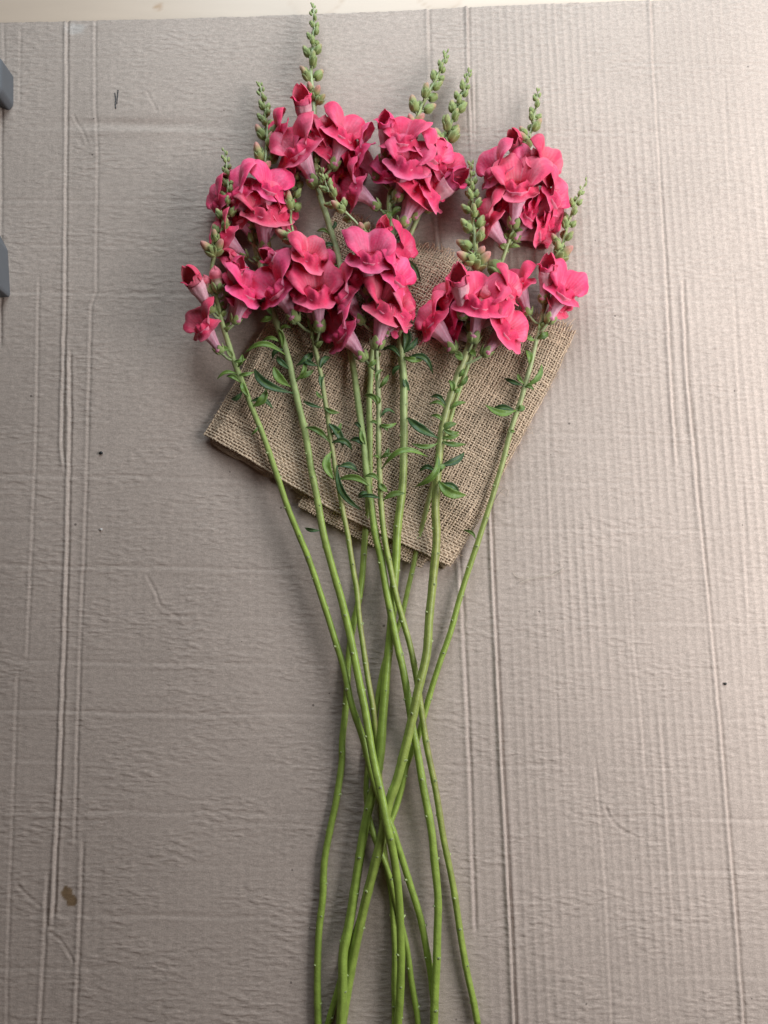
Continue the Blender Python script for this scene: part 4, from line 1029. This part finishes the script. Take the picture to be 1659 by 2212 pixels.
# ---- leaves: foot, tip, width mm, dark underside ones lie low
for st, lst in (
    (A, [((513, 809), (472, 818), 4, 0), ((513, 809), (546, 803), 4, 0), ((517, 828), (491, 813), 5, 0), ((541, 858), (525, 826), 6, 0), ((544, 878), (572, 842), 9, 0), ((540, 868), (586, 881), 6, 1), ((520, 845), (500, 860), 5, 1), ((515, 795), (522, 767), 5, 0), ((505, 780), (530, 775), 4, 0), ((497, 757), (470, 760), 6, 0), ((555, 920), (543, 938), 3, 0)]),
    (B, [((616, 768), (533, 762), 6.5, 0), ((603, 754), (598, 712), 5, 0), ((605, 716), (627, 709), 4, 0), ((634, 850), (554, 796), 9, 1), ((622, 836), (594, 794), 9, 0), ((642, 825), (655, 778), 5, 0), ((645, 818), (676, 799), 6, 0), ((690, 1146), (660, 1140), 4, 1), ((585, 684), (552, 660), 8, 0), ((585, 684), (562, 692), 7, 0), ((600, 740), (570, 735), 4, 0), ((612, 755), (590, 775), 5, 1), ((630, 800), (600, 770), 6, 1), ((650, 790), (672, 762), 8, 1)]),
    (C, [((692, 842), (702, 810), 5, 1), ((692, 881), (657, 866), 4, 1), ((697, 878), (731, 890), 5, 0), ((706, 913), (739, 961), 8, 1), ((711, 957), (663, 924), 6, 0), ((713, 958), (758, 971), 6, 1), ((714, 975), (722, 1032), 9, 0), ((733, 1005), (779, 1096), 7, 1), ((735, 1008), (771, 1019), 7, 1), ((700, 860), (685, 845), 4, 0), ((685, 790), (660, 775), 6, 1), ((690, 800), (712, 772), 6, 1), ((712, 940), (735, 915), 5, 0)]),
    (D, [((806, 1053), (734, 1037), 6.5, 0), ((796, 968), (758, 951), 6, 1), ((795, 962), (782, 930), 5, 0), ((800, 1064), (775, 1076), 4, 1), ((708, 507), (686, 500), 4, 0), ((712, 500), (722, 478), 4, 1), ((733, 575), (702, 553), 5, 0), ((733, 570), (729, 598), 7, 1), ((726, 530), (700, 545), 6, 1), ((782, 930), (765, 915), 4, 1)]),
    (E_, [((817, 840), (838, 811), 5, 0), ((814, 828), (826, 800), 4, 0), ((812, 878), (789, 855), 5, 0), ((813, 876), (812, 856), 4, 0), ((819, 918), (854, 913), 4.5, 0), ((818, 918), (800, 912), 3.5, 0), ((819, 922), (836, 930), 5, 0), ((822, 905), (852, 893), 4, 1), ((822, 992), (851, 986), 4.5, 0), ((822, 990), (838, 968), 4.5, 0), ((822, 992), (808, 985), 3, 0), ((826, 1014), (917, 987), 6, 0), ((820, 1043), (836, 1060), 6.5, 0), ((818, 1040), (790, 1030), 5, 0), ((831, 1081), (872, 1067), 6, 0), ((829, 1078), (777, 1076), 4, 1), ((812, 775), (795, 790), 5, 0)]),
    (G, [((872, 778), (932, 805), 6, 1), ((875, 762), (871, 712), 9, 1), ((866, 775), (826, 757), 5, 1), ((876, 812), (885, 842), 6, 1), ((872, 770), (912, 775), 6, 0), ((868, 765), (900, 730), 6, 1), ((852, 520), (890, 525), 6, 1), ((850, 510), (838, 545), 6, 1), ((855, 560), (905, 605), 6, 1), ((868, 790), (850, 810), 5, 1), ((850, 470), (872, 455), 6, 0), ((845, 455), (826, 470), 6, 0)]),
    (I, [((990, 835), (1008, 812), 5, 0), ((976, 850), (970, 823), 5.5, 0), ((978, 846), (992, 838), 4, 0), ((974, 886), (1004, 870), 5, 0), ((960, 884), (930, 873), 4.5, 0), ((962, 878), (932, 857), 4.5, 1), ((955, 912), (932, 898), 4, 0), ((953, 932), (984, 916), 7, 0), ((955, 925), (990, 932), 5, 0), ((945, 948), (884, 903), 9, 1), ((943, 958), (893, 957), 5, 0), ((950, 953), (1003, 958), 6, 0), ((950, 945), (990, 938), 5, 0), ((942, 978), (899, 1046), 7, 0), ((948, 1006), (1000, 979), 7.5, 1), ((946, 1035), (1003, 1066), 10, 0), ((945, 1025), (962, 1007), 7, 0), ((948, 1045), (990, 1070), 6, 1), ((940, 1020), (908, 1018), 5, 1), ((985, 815), (1000, 795), 4, 0), ((1010, 760), (1026, 770), 6, 0), ((1003, 775), (985, 765), 7, 0)]),
    (K, [((1158, 732), (1182, 718), 7, 0), ((1152, 735), (1135, 722), 6, 0), ((1140, 788), (1136, 758), 7, 0), ((1131, 836), (1168, 790), 6, 0), ((1130, 838), (1152, 842), 4, 0), ((1128, 834), (1092, 817), 4.5, 1), ((1130, 830), (1120, 808), 4, 0), ((1112, 887), (1053, 874), 8, 0), ((1112, 890), (1062, 888), 6, 1), ((1114, 885), (1131, 877), 7, 0), ((1021, 1164), (1003, 1147), 3.5, 0), ((1100, 930), (1112, 932), 3, 0)]),
):
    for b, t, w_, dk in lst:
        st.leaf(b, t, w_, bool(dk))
for st, y in ((A, 900), (B, 870), (C, 1050), (D, 1090), (E_, 1100), (G, 860), (H_, 1000), (I, 1080), (J, 1100), (K, 920)):
    st.scars(y)

# ------------------------------------------------------------------ bits lying on the cardboard
def fibre(pts, rad, label, col=(.62, .52, .42)):
    P = catmull([UP(*p) for p in pts], 6)
    for p in P: p[2] = zcard(p[0], p[1]) + rad + .0006
    L0 = P[0].copy(); v, q, c = tube(P - L0, rad, 5, lambda Pp, th, n: np.broadcast_to(np.array(col), Pp.shape))
    o = obj('loose_fibre', mesh('loose_fibre', v, q, M_FIBRE, c)); o.location = L0
    tag(o, label, 'fibre', 'loose fibres shed from the burlap')
fibre([(1122, 1259), (1140, 1252), (1165, 1247), (1190, 1243), (1205, 1236), (1217, 1228)], .00022, 'long pale jute fibre lying on bare cardboard right of the burlap tip')
fibre([(1108, 1235), (1112, 1243), (1120, 1248), (1130, 1247)], .00014, 'short curled fibre just beside the long pale fibre')
fibre([(895, 500), (905, 488), (900, 470), (893, 455)], .0002, 'thin brown fibre sticking up from the frayed burlap corner', (.42, .30, .19))
fibre([(1065, 1090), (1085, 1060), (1098, 1058), (1096, 1072)], .00014, 'fine curly fibre beside the right burlap fold')
def crumb(px, py, size, label, col, seed):
    r = random.Random(seed); nv, nu = 7, 9
    s = np.linspace(0, math.pi, nv); th = np.linspace(0, 2 * math.pi, nu, endpoint=False); Sg, Th = np.meshgrid(s, th, indexing='ij')
    R = size * (1 + .35 * vnoise(Th * 1.6, Sg * 2, seed))
    P = np.stack([R * np.sin(Sg) * np.cos(Th) * 1.3, R * np.sin(Sg) * np.sin(Th), R * np.cos(Sg) * .7], -1)
    c = UP(px, py); o = obj('crumb', mesh('crumb', P.reshape(-1, 3), grid_quads(nv, nu, True)[:, ::-1], M_LEAF, np.broadcast_to(np.array(col), P.shape)))
    o.location = (c[0], c[1], zcard(c[0], c[1]) + size * .55); tag(o, label, 'crumb')
crumb(762, 1155, .0021, 'small curled scrap of dried leaf beside the brownish stem below the burlap', (.12, .15, .06), 3)
crumb(219, 979, .0013, 'tiny black crumb on the cardboard left of the burlap', (.025, .025, .025), 5)
crumb(1566, 1477, .0010, 'tiny dark speck beside the long right-hand crease', (.04, .035, .03), 8)
crumb(219, 1144, .0009, 'tiny white grain on the cardboard below the black crumb', (.75, .70, .66), 9)
